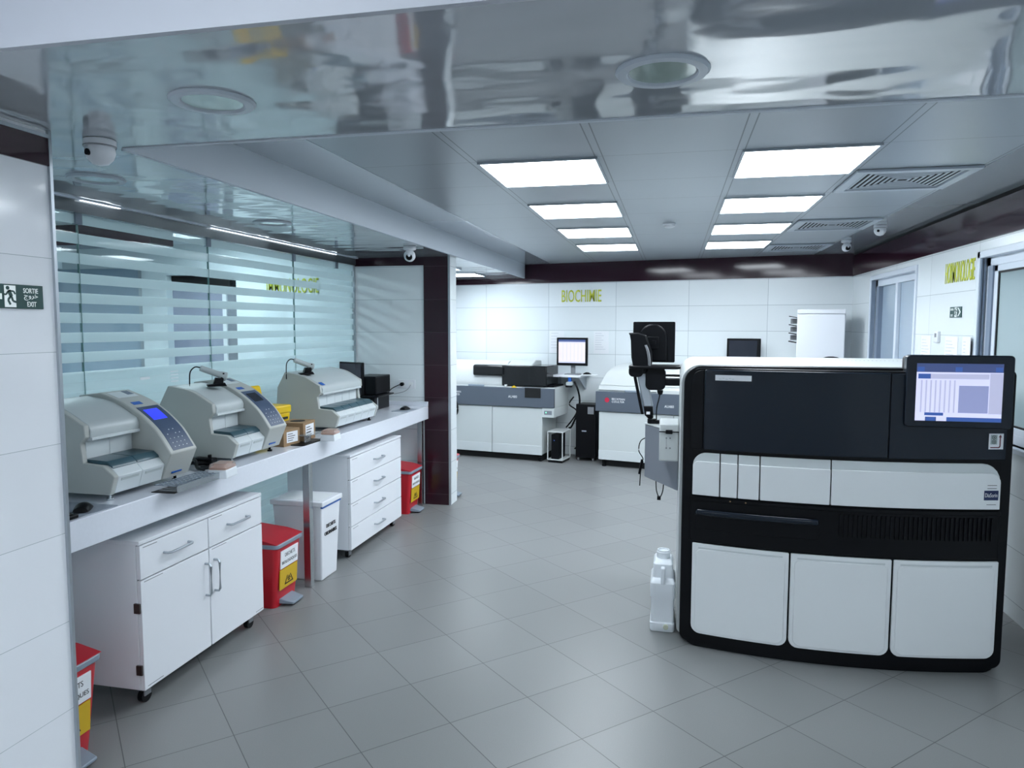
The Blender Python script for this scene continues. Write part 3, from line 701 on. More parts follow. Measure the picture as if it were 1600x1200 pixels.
# tall white bin
t = thing('waste_bin', 'tall white ordinary waste bin with flat lid behind the steel leg', 'waste bin', (-2.235, 4.30, 0))
W, D, Hb = 0.27, 0.36, 0.51
g = G(); g.hexa([(-D+0.03, 0.025, 0), (-0.022, 0.025, 0), (-0.022, W-0.025, 0), (-D+0.03, W-0.025, 0)], [(-D, 0, Hb), (0, 0, Hb), (0, W, Hb), (-D, W, Hb)]); g.build('bucket', m_lam, t, 0.010, seg=3)
g = G().box(-D-0.012, 0.012, -0.012, W+0.012, Hb, Hb+0.035); g.build('lid', m_lam, t, 0.006)
G().box(-D+0.03, -0.03, 0.03, W-0.03, Hb+0.034, Hb+0.0365).build('lid_recess', m_panelw, t)
G().box(-0.01, 0.006, 0.0, W, Hb-0.012, Hb).build('bag_edge', m_blue, t, 0.002)
text('label_word', 'DECHETS', 0.024, m_ink, (0.0012-0.0068, 0.07, 0.352), RPX, 0.13, t, 0.003)
text('label_word', 'ORDINAIRES', 0.024, m_ink, (0.0012-0.0085, 0.045, 0.302), RPX, 0.175, t, 0.003)

# ================================================================== COUNTER DEVICES
def device(label, y0, width, console, nslots, lit=False):
    t = thing('immunoassay_analyzer', label, 'lab analyzer', (-2.335, y0, 0.945), 0, 'grey benchtop analyzers on the counter')
    cw = 0.19 if console else 0.03
    wb_ = width-cw
    topc = smoothpts([(-0.12, 0.325), (-0.235, 0.39), (-0.33, 0.412), (-0.39, 0.420)], 4)
    prof = [(-0.15, 0.03), (-0.15, 0.262), (-0.112, 0.268), (-0.108, 0.30)] + topc + [(-0.44, 0.31), (-0.46, 0.03)]
    G().prism(prof, 0.028, wb_-0.001).build('housing', m_device, t, 0.004)
    cheek = [(0, 0.03), (0.026, 0.110), (-0.03, 0.155), (-0.128, 0.162), (-0.138, 0.245), (-0.112, 0.275), (-0.116, 0.325)] + topc[1:] + [(-0.45, 0.31), (-0.47, 0.03)]
    G().prism(cheek, 0, 0.028).build('side_cheek', m_devcheek, t, 0.004)
    if not console: G().prism([(p[0], p[1]) for p in cheek], wb_, width).build('side_cheek', m_devcheek, t, 0.004)
    # hood lip
    G().prism([(-0.15, 0.252), (-0.104, 0.258), (-0.104, 0.272), (-0.15, 0.272)], 0.03, wb_-0.003).build('hood_lip', m_devlight, t, 0.002)
    dw = (wb_-0.030-0.02)/nslots
    for k in range(nslots):
        a = 0.040+k*dw; b = a+dw-0.003
        G().box(-0.152, -0.146, a, b, 0.160, 0.250).build('door_flap', m_devlight, t, 0.0015)
    tw = (wb_-0.030)/nslots
    for k in range(nslots):
        a = 0.030+k*tw; b = a+tw-0.002
        o = G().prism([(-0.002, 0.032), (0.022, 0.108), (0.0, 0.130), (-0.02, 0.150), (-0.15, 0.152), (-0.15, 0.032)], a, b).build('tray', m_devlight, t, 0.003)
        G().prism([(0.008, 0.088), (0.017, 0.086), (0.021, 0.098), (0.010, 0.098)], a+0.02, b-0.02).build('tray_lip', m_device, o)
        G().prism([(-0.145, 0.153), (-0.03, 0.152), (-0.006, 0.138), (-0.010, 0.150), (-0.035, 0.170), (-0.145, 0.176)], a+0.001, b).build('tray_cover', m_teal, t, 0.003)
    if console:
        arc = smoothpts([(0.055, 0.156), (-0.032, 0.274), (-0.168, 0.376), (-0.32, 0.435)], 7)
        cprof = [(0, 0.03), (0.053, 0.150)] + arc + [(-0.44, 0.42), (-0.48, 0.25), (-0.47, 0.03)]
        c = G().prism(cprof, wb_, width).build('console', m_devcheek, t, 0.005)
        def strip(i0, i1, ya, yb, off, m, nm, par):
            g = G(); P = arc[i0:i1+1]; N = []
            for i in range(len(P)):
                p, q_ = P[max(i-1, 0)], P[min(i+1, len(P)-1)]; L = math.hypot(q_[0]-p[0], q_[1]-p[1]); N.append(((q_[1]-p[1])/L, -(q_[0]-p[0])/L))
            poly = [(p[0]+n[0]*off, p[1]+n[1]*off) for p, n in zip(P, N)] + [(p[0]-n[0]*0.002, p[1]-n[1]*0.002) for p, n in zip(P[::-1], N[::-1])]
            return g.prism(poly, ya, yb).build(nm, m, par, smooth=False)
        k = strip(1, 13, wb_+0.026, width-0.018, 0.0015, m_slate, 'control_panel', c)
        strip(9, 12, wb_+0.046, width-0.052, 0.0028, m_lcd if lit else m_lcdoff, 'display', c)
        for i in range(2, 7):
            for j in range(4):
                if (i+j) % 3 == 0 and i > 4: continue
                p = arc[i]; q_ = arc[i+1]; n = Vector((q_[1]-p[1], -(q_[0]-p[0]))).normalized()
                cx, cz = p[0]+n[0]*0.002, p[1]+n[1]*0.002; yy = wb_+0.048+j*0.028
                dd = Vector((q_[0]-p[0], q_[1]-p[1])).normalized()*0.0022
                G().prism([(cx-dd[0], cz-dd[1]), (cx+dd[0], cz+dd[1]), (cx+dd[0]+n[0]*.0015, cz+dd[1]+n[1]*.0015), (cx-dd[0]+n[0]*.0015, cz-dd[1]+n[1]*.0015)], yy, yy+0.0045).build('key', m_paper, c, smooth=False)
        strip(14, 15, wb_+0.04, wb_+0.10, 0.0012, m_blue, 'name_badge', c)
        strip(17, 20, wb_+0.025, width-0.03, 0.0012, m_devlight, 'printer_cover', c)
        strip(18, 20, width-0.075, width-0.035, 0.0022, m_slate, 'paper_slot', c)
        G().prism([(0.012, 0.052), (0.016, 0.052), (0.019, 0.060), (0.015, 0.060)], wb_+0.05, wb_+0.12).build('badge', m_blue, c)
    else:
        G().prism([(-0.117, 0.327), (-0.120, 0.330), (-0.150, 0.347), (-0.147, 0.343)], 0.04, 0.09).build('name_badge', m_blue, t)
    for x in (-0.03, -0.42):
        for y in (0.035, width-0.06):
            G().cyl((x, y, 0.0), 0.014, 0.010).cyl((x, y, 0.01), 0.007, 0.021).build('foot', m_steel if y < 0.1 else m_black, t)
    return t
device('grey benchtop analyzer with lit blue display, nearest on the counter', 2.60, 0.513, True, 2, True)
device('grey benchtop analyzer with console and hand scanner on top, middle of the counter', 3.485, 0.481, True, 2, False)
d3 = device('wide grey benchtop analyzer with five slots and no console, farthest on the counter', 4.722, 0.71, False, 5, False)
def scanner(label, loc, rz):
    t = thing('barcode_scanner', label, 'barcode scanner', loc, rz, 'hand scanners in black cradles on the analyzers')
    G().hexa([(-0.05, -0.04, 0), (0.055, -0.035, -0.0), (0.055, 0.035, -0.0), (-0.05, 0.04, 0)], [(-0.05, -0.03, 0.012), (0.045, -0.025, 0.02), (0.045, 0.025, 0.02), (-0.05, 0.03, 0.012)]).build('cradle_base', m_black, t, 0.003)
    G().prism([(-0.02, 0.01), (0.035, 0.015), (0.045, 0.075), (0.035, 0.077), (0.022, 0.045), (-0.005, 0.05)], -0.022, 0.022).build('cradle', m_black, t, 0.003)
    b = G().lathe([(0.012, -0.085), (0.017, -0.08), (0.018, 0.02), (0.024, 0.04), (0.026, 0.062), (0.020, 0.068)], n=18).build('scanner_body', m_device, t, loc=(-0.005, 0, 0.075)); b.rotation_euler = (0, math.radians(112), 0)
    G().tube(smoothpts([(-0.082, 0, 0.108), (-0.11, 0, 0.112), (-0.135, 0.0, 0.085), (-0.14, 0, 0.03), (-0.14, 0.0, -0.03)], 5), 0.0035, 8).build('cable', m_black, t)
    return t
scanner('grey hand scanner in black cradle on the middle counter analyzer', (-2.56, 3.685, 1.352), math.radians(40))
scanner('grey hand scanner in black cradle on the farthest counter analyzer', (-2.60, 4.80, 1.347), math.radians(45))

# small counter things
def mouse(label, loc, rz):
    o = G(); P = []
    for (s, z, w_) in ((-0.055, 0.004, 0.020), (-0.045, 0.022, 0.028), (-0.015, 0.034, 0.031), (0.02, 0.030, 0.030), (0.048, 0.014, 0.027), (0.056, 0.004, 0.018)): P.append((s, z, w_))
    bm = o.bm; rows = []
    for s, z, w_ in P: rows.append([bm.verts.new((s, w_*math.cos(PI*k/8), 0.002+(z-0.002)*math.sin(PI*k/8))) for k in range(9)])
    for A, B in zip(rows, rows[1:]):
        for k in range(8): o._f([A[k], A[k+1], B[k+1], B[k]])
        o._f([A[8], A[0], B[0], B[8]])
    o._f(rows[0]); o._f(rows[-1][::-1])
    m = o.build('computer_mouse', m_black); m.location = loc; m.rotation_euler = (0, 0, rz); return tag(m, label, 'computer mouse')
CT = 0.945
def flat(nm, label, cat, pts, z0, z1, m):
    return tag(G().prism(pts, z0, z1, 'z').build(nm, m, smooth=False), label, cat)
flat('mouse_mat', 'grey mouse mat at the near end of the counter', 'mouse mat', [(-2.58, 2.30), (-2.27, 2.30), (-2.27, 2.36), (-2.262, 2.56), (-2.42, 2.565), (-2.58, 2.56)], CT, CT+0.003, m_mpad)
mouse('black mouse on the grey mat at the near end of the counter', (-2.335, 2.455, CT+0.004), math.radians(120))
t = thing('computer_keyboard', 'black keyboard corner beside the near left wall', 'keyboard', (-2.30, 2.10, CT+0.001), 0)
G().box(-0.10, 0.035, 0.0, 0.26, 0, 0.016).build('case', m_black, t, 0.004)
G().box(-0.085, 0.02, 0.012, 0.248, 0.016, 0.022).build('key_block', m_black, t, 0.003)
# wire test racks
t = thing('slide_rack', 'silver perforated tube rack in front of the nearest analyzer', 'tube rack', (-2.235, 2.96, CT), math.radians(0))
g = G().box(-0.06, 0.06, -0.16, 0.16, 0.0, 0.003); g.build('base_plate', m_black, t, 0.001)
for z in (0.028,):
    g = G()
    for k in range(5): g.box(-0.06+k*0.0285, -0.054+k*0.0285, -0.14, 0.19, z, z+0.003)
    for k in range(13): g.box(-0.06, 0.06, -0.14+k*0.0268, -0.135+k*0.0268, z, z+0.003)
    g.build('perforated_top', m_gplast, t, smooth=False)
G().box(0.058, 0.061, -0.14, 0.19, 0.0, 0.030).build('front_rail', m_steel, t)
g = G()
for k in range(9): g.box(-0.045, 0.045, -0.13+k*0.03, -0.115+k*0.03, 0.003, 0.006)
g.build('slots', m_grey, t, smooth=False)
def tipbox(label, loc, rz):
    t = thing('pipette_tip_box', label, 'pipette tip box', loc, rz, 'pipette tip boxes')
    G().hexa([(-0.05, -0.062, 0), (0.05, -0.062, 0), (0.05, 0.062, 0), (-0.05, 0.062, 0)], [(-0.046, -0.058, 0.042), (0.046, -0.058, 0.042), (0.046, 0.058, 0.042), (-0.046, 0.058, 0.042)]).build('base', m_tank, t, 0.004)
    G().box(-0.042, 0.042, -0.054, 0.054, 0.042, 0.052).build('tips', m_orange, t, 0.002)
    G().hexa([(-0.047, -0.059, 0.044), (0.047, -0.059, 0.044), (0.047, 0.059, 0.044), (-0.047, 0.059, 0.044)], [(-0.040, -0.052, 0.072), (0.040, -0.052, 0.072), (0.040, 0.052, 0.072), (-0.040, 0.052, 0.072)]).build('lid', m_clearp, t, 0.004)
    return t
tb_ = tipbox('clear-lidded tip box with peach tips between the two near analyzers', (-2.195, 3.19, CT), math.radians(8))
place(tb_, (-2.205, 4.385, CT), math.radians(6), 'clear-lidded tip box in front of the cardboard box')
# cables between devices
o = G(); o.tube(smoothpts([(-2.40, 3.30, CT+0.01), (-2.36, 3.36, CT+0.012), (-2.42, 3.42, CT+0.012), (-2.50, 3.38, CT+0.02), (-2.52, 3.28, CT+0.02), (-2.44, 3.24, CT+0.012)], 6), 0.010).tube(smoothpts([(-2.55, 3.44, CT+0.03), (-2.47, 3.36, CT+0.03), (-2.42, 3.30, CT+0.012), (-2.36, 3.27, CT+0.011)], 6), 0.009)
tag(o.build('cable_coil', m_black), 'coiled black cables on the counter between the two near analyzers', 'cable')
t = thing('power_adapter', 'black power adapter hanging against the side of the middle analyzer', 'power adapter', (-2.47, 3.435, CT+0.0))
G().box(-0.06, 0.06, -0.025, 0.025, 0.0, 0.04).build('case', m_black, t, 0.006)
G().cyl((0.03, 0.0, 0.04), 0.010, 0.018).build('plug', m_black, t, 0.003)
# cardboard boxes
def cbox(label, loc, rz, a, b, h, hole=False):
    t = thing('cardboard_box', label, 'cardboard box', loc, rz, 'small cardboard boxes on the counter')
    G().box(-a/2, a/2, -b/2, b/2, 0, h).build('carton', m_card, t, 0.002)
    o = G().box(a/2, a/2+0.001, -b*0.32, b*0.36, h*0.2, h*0.85).build('label', m_paper, t)
    g = G()
    for k in range(4): g.box(a/2+0.001, a/2+0.0014, -b*0.26, b*(0.05+0.07*(k % 3)), h*(0.3+0.13*k), h*(0.34+0.13*k))
    g.build('label_print', m_ink, o, smooth=False)
    if hole: G().cyl((0, 0, h), min(a, b)*0.3, 0.002).build('dark_opening', m_void, t)
    return t
cbox('cardboard box with white label right beside the middle analyzer', (-2.40, 4.135, CT), math.radians(-8), 0.12, 0.16, 0.105)
cbox('cardboard box with a dark round opening, behind the labelled one', (-2.42, 4.345, CT), math.radians(6), 0.16, 0.20, 0.125, True)
# yellow sharps container
t = thing('sharps_container', 'yellow sharps container with black print between the analyzers', 'sharps container', (-2.66, 4.43, CT), math.radians(-5))
G().hexa([(-0.07, -0.08, 0), (0.07, -0.08, 0), (0.07, 0.08, 0), (-0.07, 0.08, 0)], [(-0.085, -0.09, 0.16), (0.085, -0.09, 0.16), (0.085, 0.09, 0.16), (-0.085, 0.09, 0.16)]).build('bucket', m_yplast, t, 0.006)
G().box(-0.092, 0.092, -0.097, 0.097, 0.16, 0.215).build('lid', m_yplast, t, 0.010)
G().hexa([(-0.115, -0.10, 0.20), (-0.09, -0.10, 0.20), (-0.09, 0.06, 0.20), (-0.115, 0.06, 0.20)], [(-0.135, -0.08, 0.345), (-0.11, -0.08, 0.345), (-0.11, 0.035, 0.345), (-0.135, 0.035, 0.345)]).build('open_flap', m_yplast, t, 0.012)
for k in range(4): G().box(0.078+0.004*k*0.5, 0.083+0.0025*k, -0.06, 0.045+0.01*(k % 2), 0.03+k*0.03, 0.045+k*0.03).build('printed_bar', m_ink, t)
# clear acrylic stand with a dark foot
t = thing('acrylic_stand', 'clear acrylic stand on a dark foot in front of the cardboard boxes', 'acrylic stand', (-2.30, 4.25, CT), 0)
G().prism(rr(-0.05, 0.05, -0.14, 0.13, 0.015), 0, 0.006, 'z').build('foot', m_black, t)
G().box(-0.006, 0.006, -0.03, 0.04, 0.006, 0.05).box(-0.04, 0.04, -0.06, 0.12, 0.05, 0.054).build('plate', m_clearp, t, 0.002)

# computer corner at the far end of the counter
t = thing('monitor', 'black monitor with dark screen behind the farthest counter analyzer', 'monitor', (-2.88, 6.12, CT), math.radians(-26))
G().prism(rr(-0.09, 0.09, -0.07, 0.07, 0.02), 0, 0.012, 'z').build('foot', m_black, t)
G().box(-0.02, 0.02, 0.02, 0.04, 0.012, 0.20).build('neck', m_black, t, 0.003)
G().box(-0.19, 0.19, -0.012, 0.018, 0.10, 0.425).build('housing', m_black, t, 0.006)
G().box(-0.175, 0.175, -0.0135, -0.012, 0.115, 0.41).build('screen', mat('dark plum screen', (0.03, 0.018, 0.035), 0.15, coat=0.3), t)
t = thing('desktop_computer', 'small black computer tower on the far end of the counter', 'computer', (-2.72, 6.16, CT+0.135), 0)
G().box(-0.09, 0.12, -0.10, 0.24, 0, 0.165).build('case', m_black, t, 0.005)
G().box(0.120, 0.123, -0.09, 0.23, 0.012, 0.153).build('front_grille', m_blackm, t)
t = thing('printer', 'low black box printer under the computer tower', 'printer', (-2.64, 6.13, CT), 0)
G().box(-0.16, 0.06, -0.14, 0.20, 0, 0.12).build('body', m_black, t, 0.008)
G().box(-0.17, 0.10, -0.15, 0.22, 0.12, 0.134).build('top_tray', m_black, t, 0.005)
G().box(0.06, 0.063, -0.10, -0.07, 0.01, 0.11).build('silver_stripe', m_steel, t)
flat('mouse_mat', 'grey mouse mat at the far end of the counter', 'mouse mat', [(-2.42, 5.98), (-2.27, 5.98), (-2.27, 6.22), (-2.42, 6.22)], CT, CT+0.003, m_mpad)
mouse('dark reddish mouse on the far mat of the counter', (-2.345, 6.12, CT+0.004), math.radians(80))
t = thing('wall_socket', 'white double wall socket with a black plug on the alcove wall', 'wall socket', (-2.55, 6.5, 1.105))
G().box(0, 0.165, -0.010, 0, 0, 0.083).build('plate', m_lam, t, 0.003)
for k in range(2): G().cyl((0.042+k*0.08, -0.010, 0.042), 0.022, -0.003, 'y', 20).build('socket_well', m_panelw, t)
p = G().cyl((0.042, -0.013, 0.042), 0.018, -0.035, 'y', 16).build('plug', m_black, t, 0.003)
G().tube(smoothpts([(0.042, -0.045, 0.042), (0.02, -0.07, 0.035), (-0.05, -0.06, 0.0), (-0.09, -0.05, -0.04)], 5), 0.004).build('plug_cable', m_black, p)
G().tube(smoothpts([(0.122, -0.013, 0.035), (0.11, -0.05, 0.0), (0.06, -0.06, -0.03), (-0.03, -0.05, -0.05)], 5), 0.003).build('grey_cable', m_grey, t)
# small stickers on the glass
tag(G().box(XG+0.005, XG+0.0058, 3.60, 3.68, 1.385, 1.40).build('glass_sticker', m_paper, smooth=False), 'small white sticker on the glass above the nearest analyzer', 'sticker')
g = G()
for k in range(4): g.box(XG+0.005, XG+0.0058, 3.86, 3.93, 1.355+k*0.02, 1.361+k*0.02)
tag(g.build('glass_sticker', m_paper, smooth=False), 'white sticker of short printed lines on the glass above the scanner', 'sticker')

# ================================================================== BIG ANALYZER
t = BA = thing('large_analyzer', 'large black and white floor-standing analyzer with touch screen', 'lab analyzer', (0, 0, 0))
XL, XRt = 0.075, 1.585; xm = 0.83; YB = 4.96
def yf(x): return 3.885-0.10*max(0.0, 1-((x-xm)/0.755)**2)
def curved(name, x0, x1, z0, z1, off0, off1, m, r=(0, 0, 0, 0), parent=None, n=16, bevel=0.0, hole=None):
    """slab following the bowed front; off>0 proud of the shell; r = corner radii bl br tr tl"""
    g = G(); bm = g.bm; xs = set()
    for i in range(n+1): xs.add(x0+(x1-x0)*i/n)
    for k in range(1, 6):
        for (rad, sx) in ((max(r[0], r[3]), 0), (max(r[1], r[2]), 1)):
            if rad > 0:
                d = rad*(1-math.cos(k*PI/10)); xs.add(x0+d if sx == 0 else x1-d)
    xs = sorted(xs)
    def zz(x):
        a, b = z0, z1
        def dip(rad, d): return rad-math.sqrt(max(0, rad*rad-(rad-d)**2)) if d < rad else 0
        a += max(dip(r[0], x-x0) if r[0] else 0, dip(r[1], x1-x) if r[1] else 0)
        b -= max(dip(r[3], x-x0) if r[3] else 0, dip(r[2], x1-x) if r[2] else 0)
        return a, b
    rows = []
    for x in xs:
        a, b = zz(x); rows.append([bm.verts.new((x, yf(x)-off1, a)), bm.verts.new((x, yf(x)-off1, b)), bm.verts.new((x, yf(x)-off0, b)), bm.verts.new((x, yf(x)-off0, a))])
    for A, B in zip(rows, rows[1:]):
        for k in range(4): g._f([A[k], B[k], B[(k+1) % 4], A[(k+1) % 4]])
    g._f(rows[0][::-1]); g._f(rows[-1])
    return g.build(name, m, parent or BA, bevel)
curved('front_frame', XL, XRt, 0.0, 1.485, -0.06, 0.0, m_black, (0.07, 0.07, 0.02, 0.07), n=24, bevel=0.006)
# body behind the frame, white shell with rounded shoulder
g = G(); g.prism(rr(0.045, XRt+0.01, 0.03, 1.50, (0.03, 0.03, 0.03, 0.10), 8), 3.945, YB, 'y'); g.build('body_shell', m_silver, BA, 0.004)
g = G(); g.prism(rr(0.06, XRt+0.012, 0.02, 1.495, (0.05, 0.05, 0.03, 0.09), 8), 3.875, 3.947, 'y'); g.build('frame_rim', m_black, BA, 0.004)
g = G(); g.box(XRt+0.01, XRt+0.03, 3.95, YB, 0.03, 1.44); g.build('right_side_panel', m_black, BA, 0.006)
g = G()
for k in range(60): g.cyl((0.20+k*0.0225, 4.62, 1.5), 0.004, 0.0006, 'z', 6)
g.build('perforation_row', m_grey, BA, smooth=False)
# raised top cover edge
curved('top_left_panel', XL+0.02, 0.158, 1.062, 1.475, 0.0, 0.006, m_black, (0.0, 0, 0, 0.06), bevel=0.004)
curved('hood', 0.162, 1.024, 1.062, 1.478, 0.0, 0.012, m_blackg, n=20, bevel=0.008)
curved('top_right_panel', 1.028, 1.570, 1.062, 1.475, 0.0, 0.006, m_blackg, bevel=0.004)
curved('drawer_opening', 0.105, 1.552, 0.815, 1.056, 0.0, 0.001, m_blackm)
segs = ((0.112, 0.244), (0.250, 0.331), (0.336, 0.436), (0.442, 0.766), (0.772, 1.547))
for i, (a, b) in enumerate(segs):
    rl = 0.07 if i == 0 else 0; rq = 0.09 if i == 4 else 0
    o = curved('drawer_front', a, b, 0.823, 0.998 if 0 else (1.045), 0.0, 0.010, m_panelw2, (0, 0, rq, rl), bevel=0.002)
    if i == 0: o2 = curved('drawer_face', a, b, 0.823, 1.000, 0.010, 0.020, m_panelw, (0, 0, 0, 0.03), parent=o, bevel=0.003)
    elif i == 4: o2 = curved('drawer_face', a, b, 0.823, 1.000, 0.010, 0.020, m_panelw, (0, 0, 0.05, 0), parent=o, bevel=0.003)
    else: o2 = curved('drawer_face', a, b, 0.823, 1.000, 0.010, 0.020, m_panelw, parent=o, bevel=0.003)
# dark service band
curved('service_band', 0.105, 1.556, 0.575, 0.806, 0.0, 0.008, m_black, n=20, bevel=0.004)
curved('band_top_edge', 0.105, 1.556, 0.792, 0.812, 0.008, 0.016, m_black, n=20, bevel=0.003)
curved('long_handle', 0.130, 0.720, 0.715, 0.748, 0.008, 0.030, m_blackg, n=12, bevel=0.012)
curved('handle_panel', 0.126, 0.726, 0.640, 0.715, 0.008, 0.012, m_black, n=12, bevel=0.004)
for k in range(34): curved('vent_fin', 0.815+k*0.0212, 0.823+k*0.0212, 0.665, 0.778, 0.008, 0.015, m_black, n=1)
for x in (0.30, 0.375):
    o = G().cyl((x, yf(x)-0.016, 0.803), 0.004, -0.001, 'y', 10).build('screw_dot', m_card, BA)
# three white doors
for a, b in ((0.118, 0.588), (0.597, 1.062), (1.072, 1.560)):
    o = curved('lower_door', a, b, 0.078, 0.563, 0.0, 0.014, m_panelw, (0.045, 0.045, 0.004, 0.004), n=14, bevel=0.004)
    q1 = 0.018
    curved('raised_field', a+q1, b-q1, 0.09, 0.535, 0.014, 0.020, m_panelw, (0.04, 0.04, 0.03, 0.03), parent=o, n=14, bevel=0.006)
    curved('grip_groove', a+0.03, b-0.03, 0.536, 0.545, 0.0135, 0.0150, m_panelw2, parent=o, n=12)
# stickers and marks
o = curved('taped_label', 0.213, 0.387, 1.424, 1.452, 0.012, 0.0135, m_paper, n=4)
g = G()
for k in range(9): g.box(0.23+k*0.016, 0.241+k*0.016, yf(0.3)-0.0142, yf(0.3)-0.0128, 1.432+0.004*(k % 2), 1.4335+0.004*(k % 2))
g.build('label_scribble', m_inkg, o, smooth=False)
o = curved('direction_label', 1.484, 1.553, 1.114, 1.190, 0.006, 0.0072, m_paper, n=2)
SLP = math.atan(0.2*(1.52-xm)/0.57); LO = (1.486, yf(1.486)-0.0074, 0)
def lab(g, nm, m): 
    k = g.build(nm, m, o, smooth=False); k.location = LO; k.rotation_euler = (0, 0, SLP); return k
lab(G().box(0.006, 0.038, -0.0006, 0.001, 1.138, 1.184), 'grey_square', mat('label grey', (0.35, 0.42, 0.42), 0.6))
g = G()
for cz in (1.172, 1.150):
    for k in range(10):
        a, b = k*PI/5, (k+1)*PI/5
        g.prism([(0.022+0.008*math.cos(a), cz+0.008*math.sin(a)), (0.022+0.010*math.cos(a), cz+0.010*math.sin(a)), (0.022+0.010*math.cos(b), cz+0.010*math.sin(b)), (0.022+0.008*math.cos(b), cz+0.008*math.sin(b))], -0.0014, -0.0004, 'y')
    g.box(0.020, 0.024, -0.0014, -0.0004, cz-0.004, cz+0.004)
lab(g, 'circled_marks', m_ink)
g = G().box(0.006, 0.046, -0.001, 0.001, 1.120, 1.125).box(0.050, 0.055, -0.001, 0.001, 1.130, 1.176)
g.prism([(0.046, 1.120), (0.046, 1.125), (0.050, 1.130), (0.055, 1.130), (0.053, 1.123)], -0.001, 0.001, 'y'); g.prism([(0.045, 1.172), (0.060, 1.172), (0.0525, 1.185)], -0.001, 0.001, 'y')
lab(g, 'red_arrow', mat('dark red ink', (0.12, 0.01, 0.02), 0.5))
o = curved('maker_logo', 1.470, 1.537, 0.869, 0.916, 0.020, 0.0212, mat('navy logo', (0.008, 0.02, 0.09), 0.4), n=3)
text('maker_name', 'DiaSorin', 0.020, m_paper, (1.474, yf(1.474)-0.0224, 0.884), (PI/2, 0, math.atan(0.2*(1.5-xm)/0.57)), 0.059, o, 0.001)
for z in (0.940, 0.925, 0.846): curved('fine_print', 1.484, 1.528, z, z+0.0022, 0.0198, 0.0208, m_ink, n=2)
# touch screen
ys = 3.775
o = G().prism(rr(1.088, 1.548, 1.222, 1.566, 0.018, 5), ys, ys+0.045, 'y').build('touch_screen', m_blackg, BA, 0.006)
G().prism(rr(1.10, 1.545, 1.235, 1.56, 0.02, 5), ys+0.046, ys+0.12, 'y').build('screen_mount', m_black, BA, 0.004)
g = G(); ax0, ax1, az0, az1 = 1.132, 1.500, 1.254, 1.527
def SR(u0, u1, v0, v1, mi, d=0.0):   # fractions from top left
    g.m(mi).box(ax0+(ax1-ax0)*u0, ax0+(ax1-ax0)*u1, ys-0.0012-d, ys-0.0002, az1-(az1-az0)*v1, az1-(az1-az0)*v0)
SR(0, 1, 0, 0.15, 2); SR(0, 1, 0.15, 0.93, 0); SR(0, 1, 0.93, 1.0, 2)
for u0 in (0.01, 0.45, 0.91): SR(u0, u0+0.08, 0.06, 0.14, 3, 0.0004)
SR(0.02, 0.165, 0.18, 0.265, 3, 0.0004); SR(0.165, 0.84, 0.18, 0.265, 4, 0.0004)
SR(0.02, 0.50, 0.28, 0.85, 0, 0.0003); SR(0.50, 0.84, 0.38, 0.85, 1, 0.0004); SR(0.85, 1.0, 0.16, 0.86, 4, 0.0004)
for k in range(8): SR(0.055+k*0.055, 0.072+k*0.055, 0.29, 0.85, 4, 0.0006)
SR(0.11, 0.33, 0.855, 0.905, 3, 0.0005); SR(0.13, 0.24, 0.935, 1.0, 3, 0.0006); SR(0.0, 0.12, 0.93, 1.0, 0, 0.0005); SR(0.25, 0.37, 0.93, 1.0, 0, 0.0005); SR(0.37, 1.0, 0.935, 1.0, 3, 0.0003)
g.build('display', [m_scrw, m_scrg, m_scrd, m_scrb, m_scrl], o, smooth=False)

# side shelf unit of the analyzer, with monitor arm (hangs on its left side)
# grey angled housing
o = G().hexa([(0.043, 4.50, 0.69), (0.043, 4.62, 0.69), (-0.135, 4.98, 0.69), (-0.175, 4.90, 0.69)], [(0.043, 4.50, 1.045), (0.043, 4.62, 1.045), (-0.135, 4.98, 1.045), (-0.175, 4.90, 1.045)])
o.build('side_housing', m_greyp, BA, 0.006)
G().hexa([(0.043, 4.497, 1.045), (0.043, 4.62, 1.045), (-0.135, 4.985, 1.045), (-0.178, 4.897, 1.045)], [(0.043, 4.497, 1.055), (0.043, 4.62, 1.055), (-0.135, 4.985, 1.055), (-0.178, 4.897, 1.055)]).build('housing_top', m_silver, BA, 0.003)
o = G().box(-0.072, 0.042, 4.38, 4.66, 0.895, 1.12).build('waste_box', m_silver, BA, 0.008)
G().box(-0.073, 0.043, 4.375, 4.379, 1.070, 1.076).build('lid_gap', m_black, o)
G().box(-0.035, 0.005, 4.366, 4.379, 1.062, 1.085).build('latch', m_black, o, 0.002)
g = G()
for (x, z) in ((-0.03, 1.035), (-0.008, 1.035), (-0.03, 0.975), (-0.008, 0.975)): g.cyl((x, 4.3795, z), 0.005, -0.001, 'y', 10)
g.box(-0.031, -0.029, 4.3785, 4.3795, 0.975, 1.035); g.build('printed_marks', m_grey, o)
g = G(); g.tube(smoothpts([(-0.095, 4.80, 0.69), (-0.09, 4.80, 0.62), (-0.07, 4.80, 0.575), (-0.05, 4.80, 0.62), (-0.045, 4.80, 0.69)], 5), 0.0035); g.box(-0.085, -0.062, 4.79, 4.81, 0.56, 0.585)
g.build('hanging_cable', m_black, BA)
g = G(); g.tube(smoothpts([(-0.14, 4.92, 0.96), (-0.20, 4.93, 0.93), (-0.215, 4.93, 0.86), (-0.185, 4.93, 0.80), (-0.20, 4.93, 0.72), (-0.205, 4.93, 0.62)], 5), 0.0035).tube([(-0.192, 4.93, 0.80), (-0.21, 4.93, 0.70)], 0.008)
g.build('looping_cable', m_black, BA)
AR = thing('monitor_stand', 'grey and black swing arm standing on the side housing of the large analyzer', 'monitor arm', (-0.13, 4.88, 1.056))
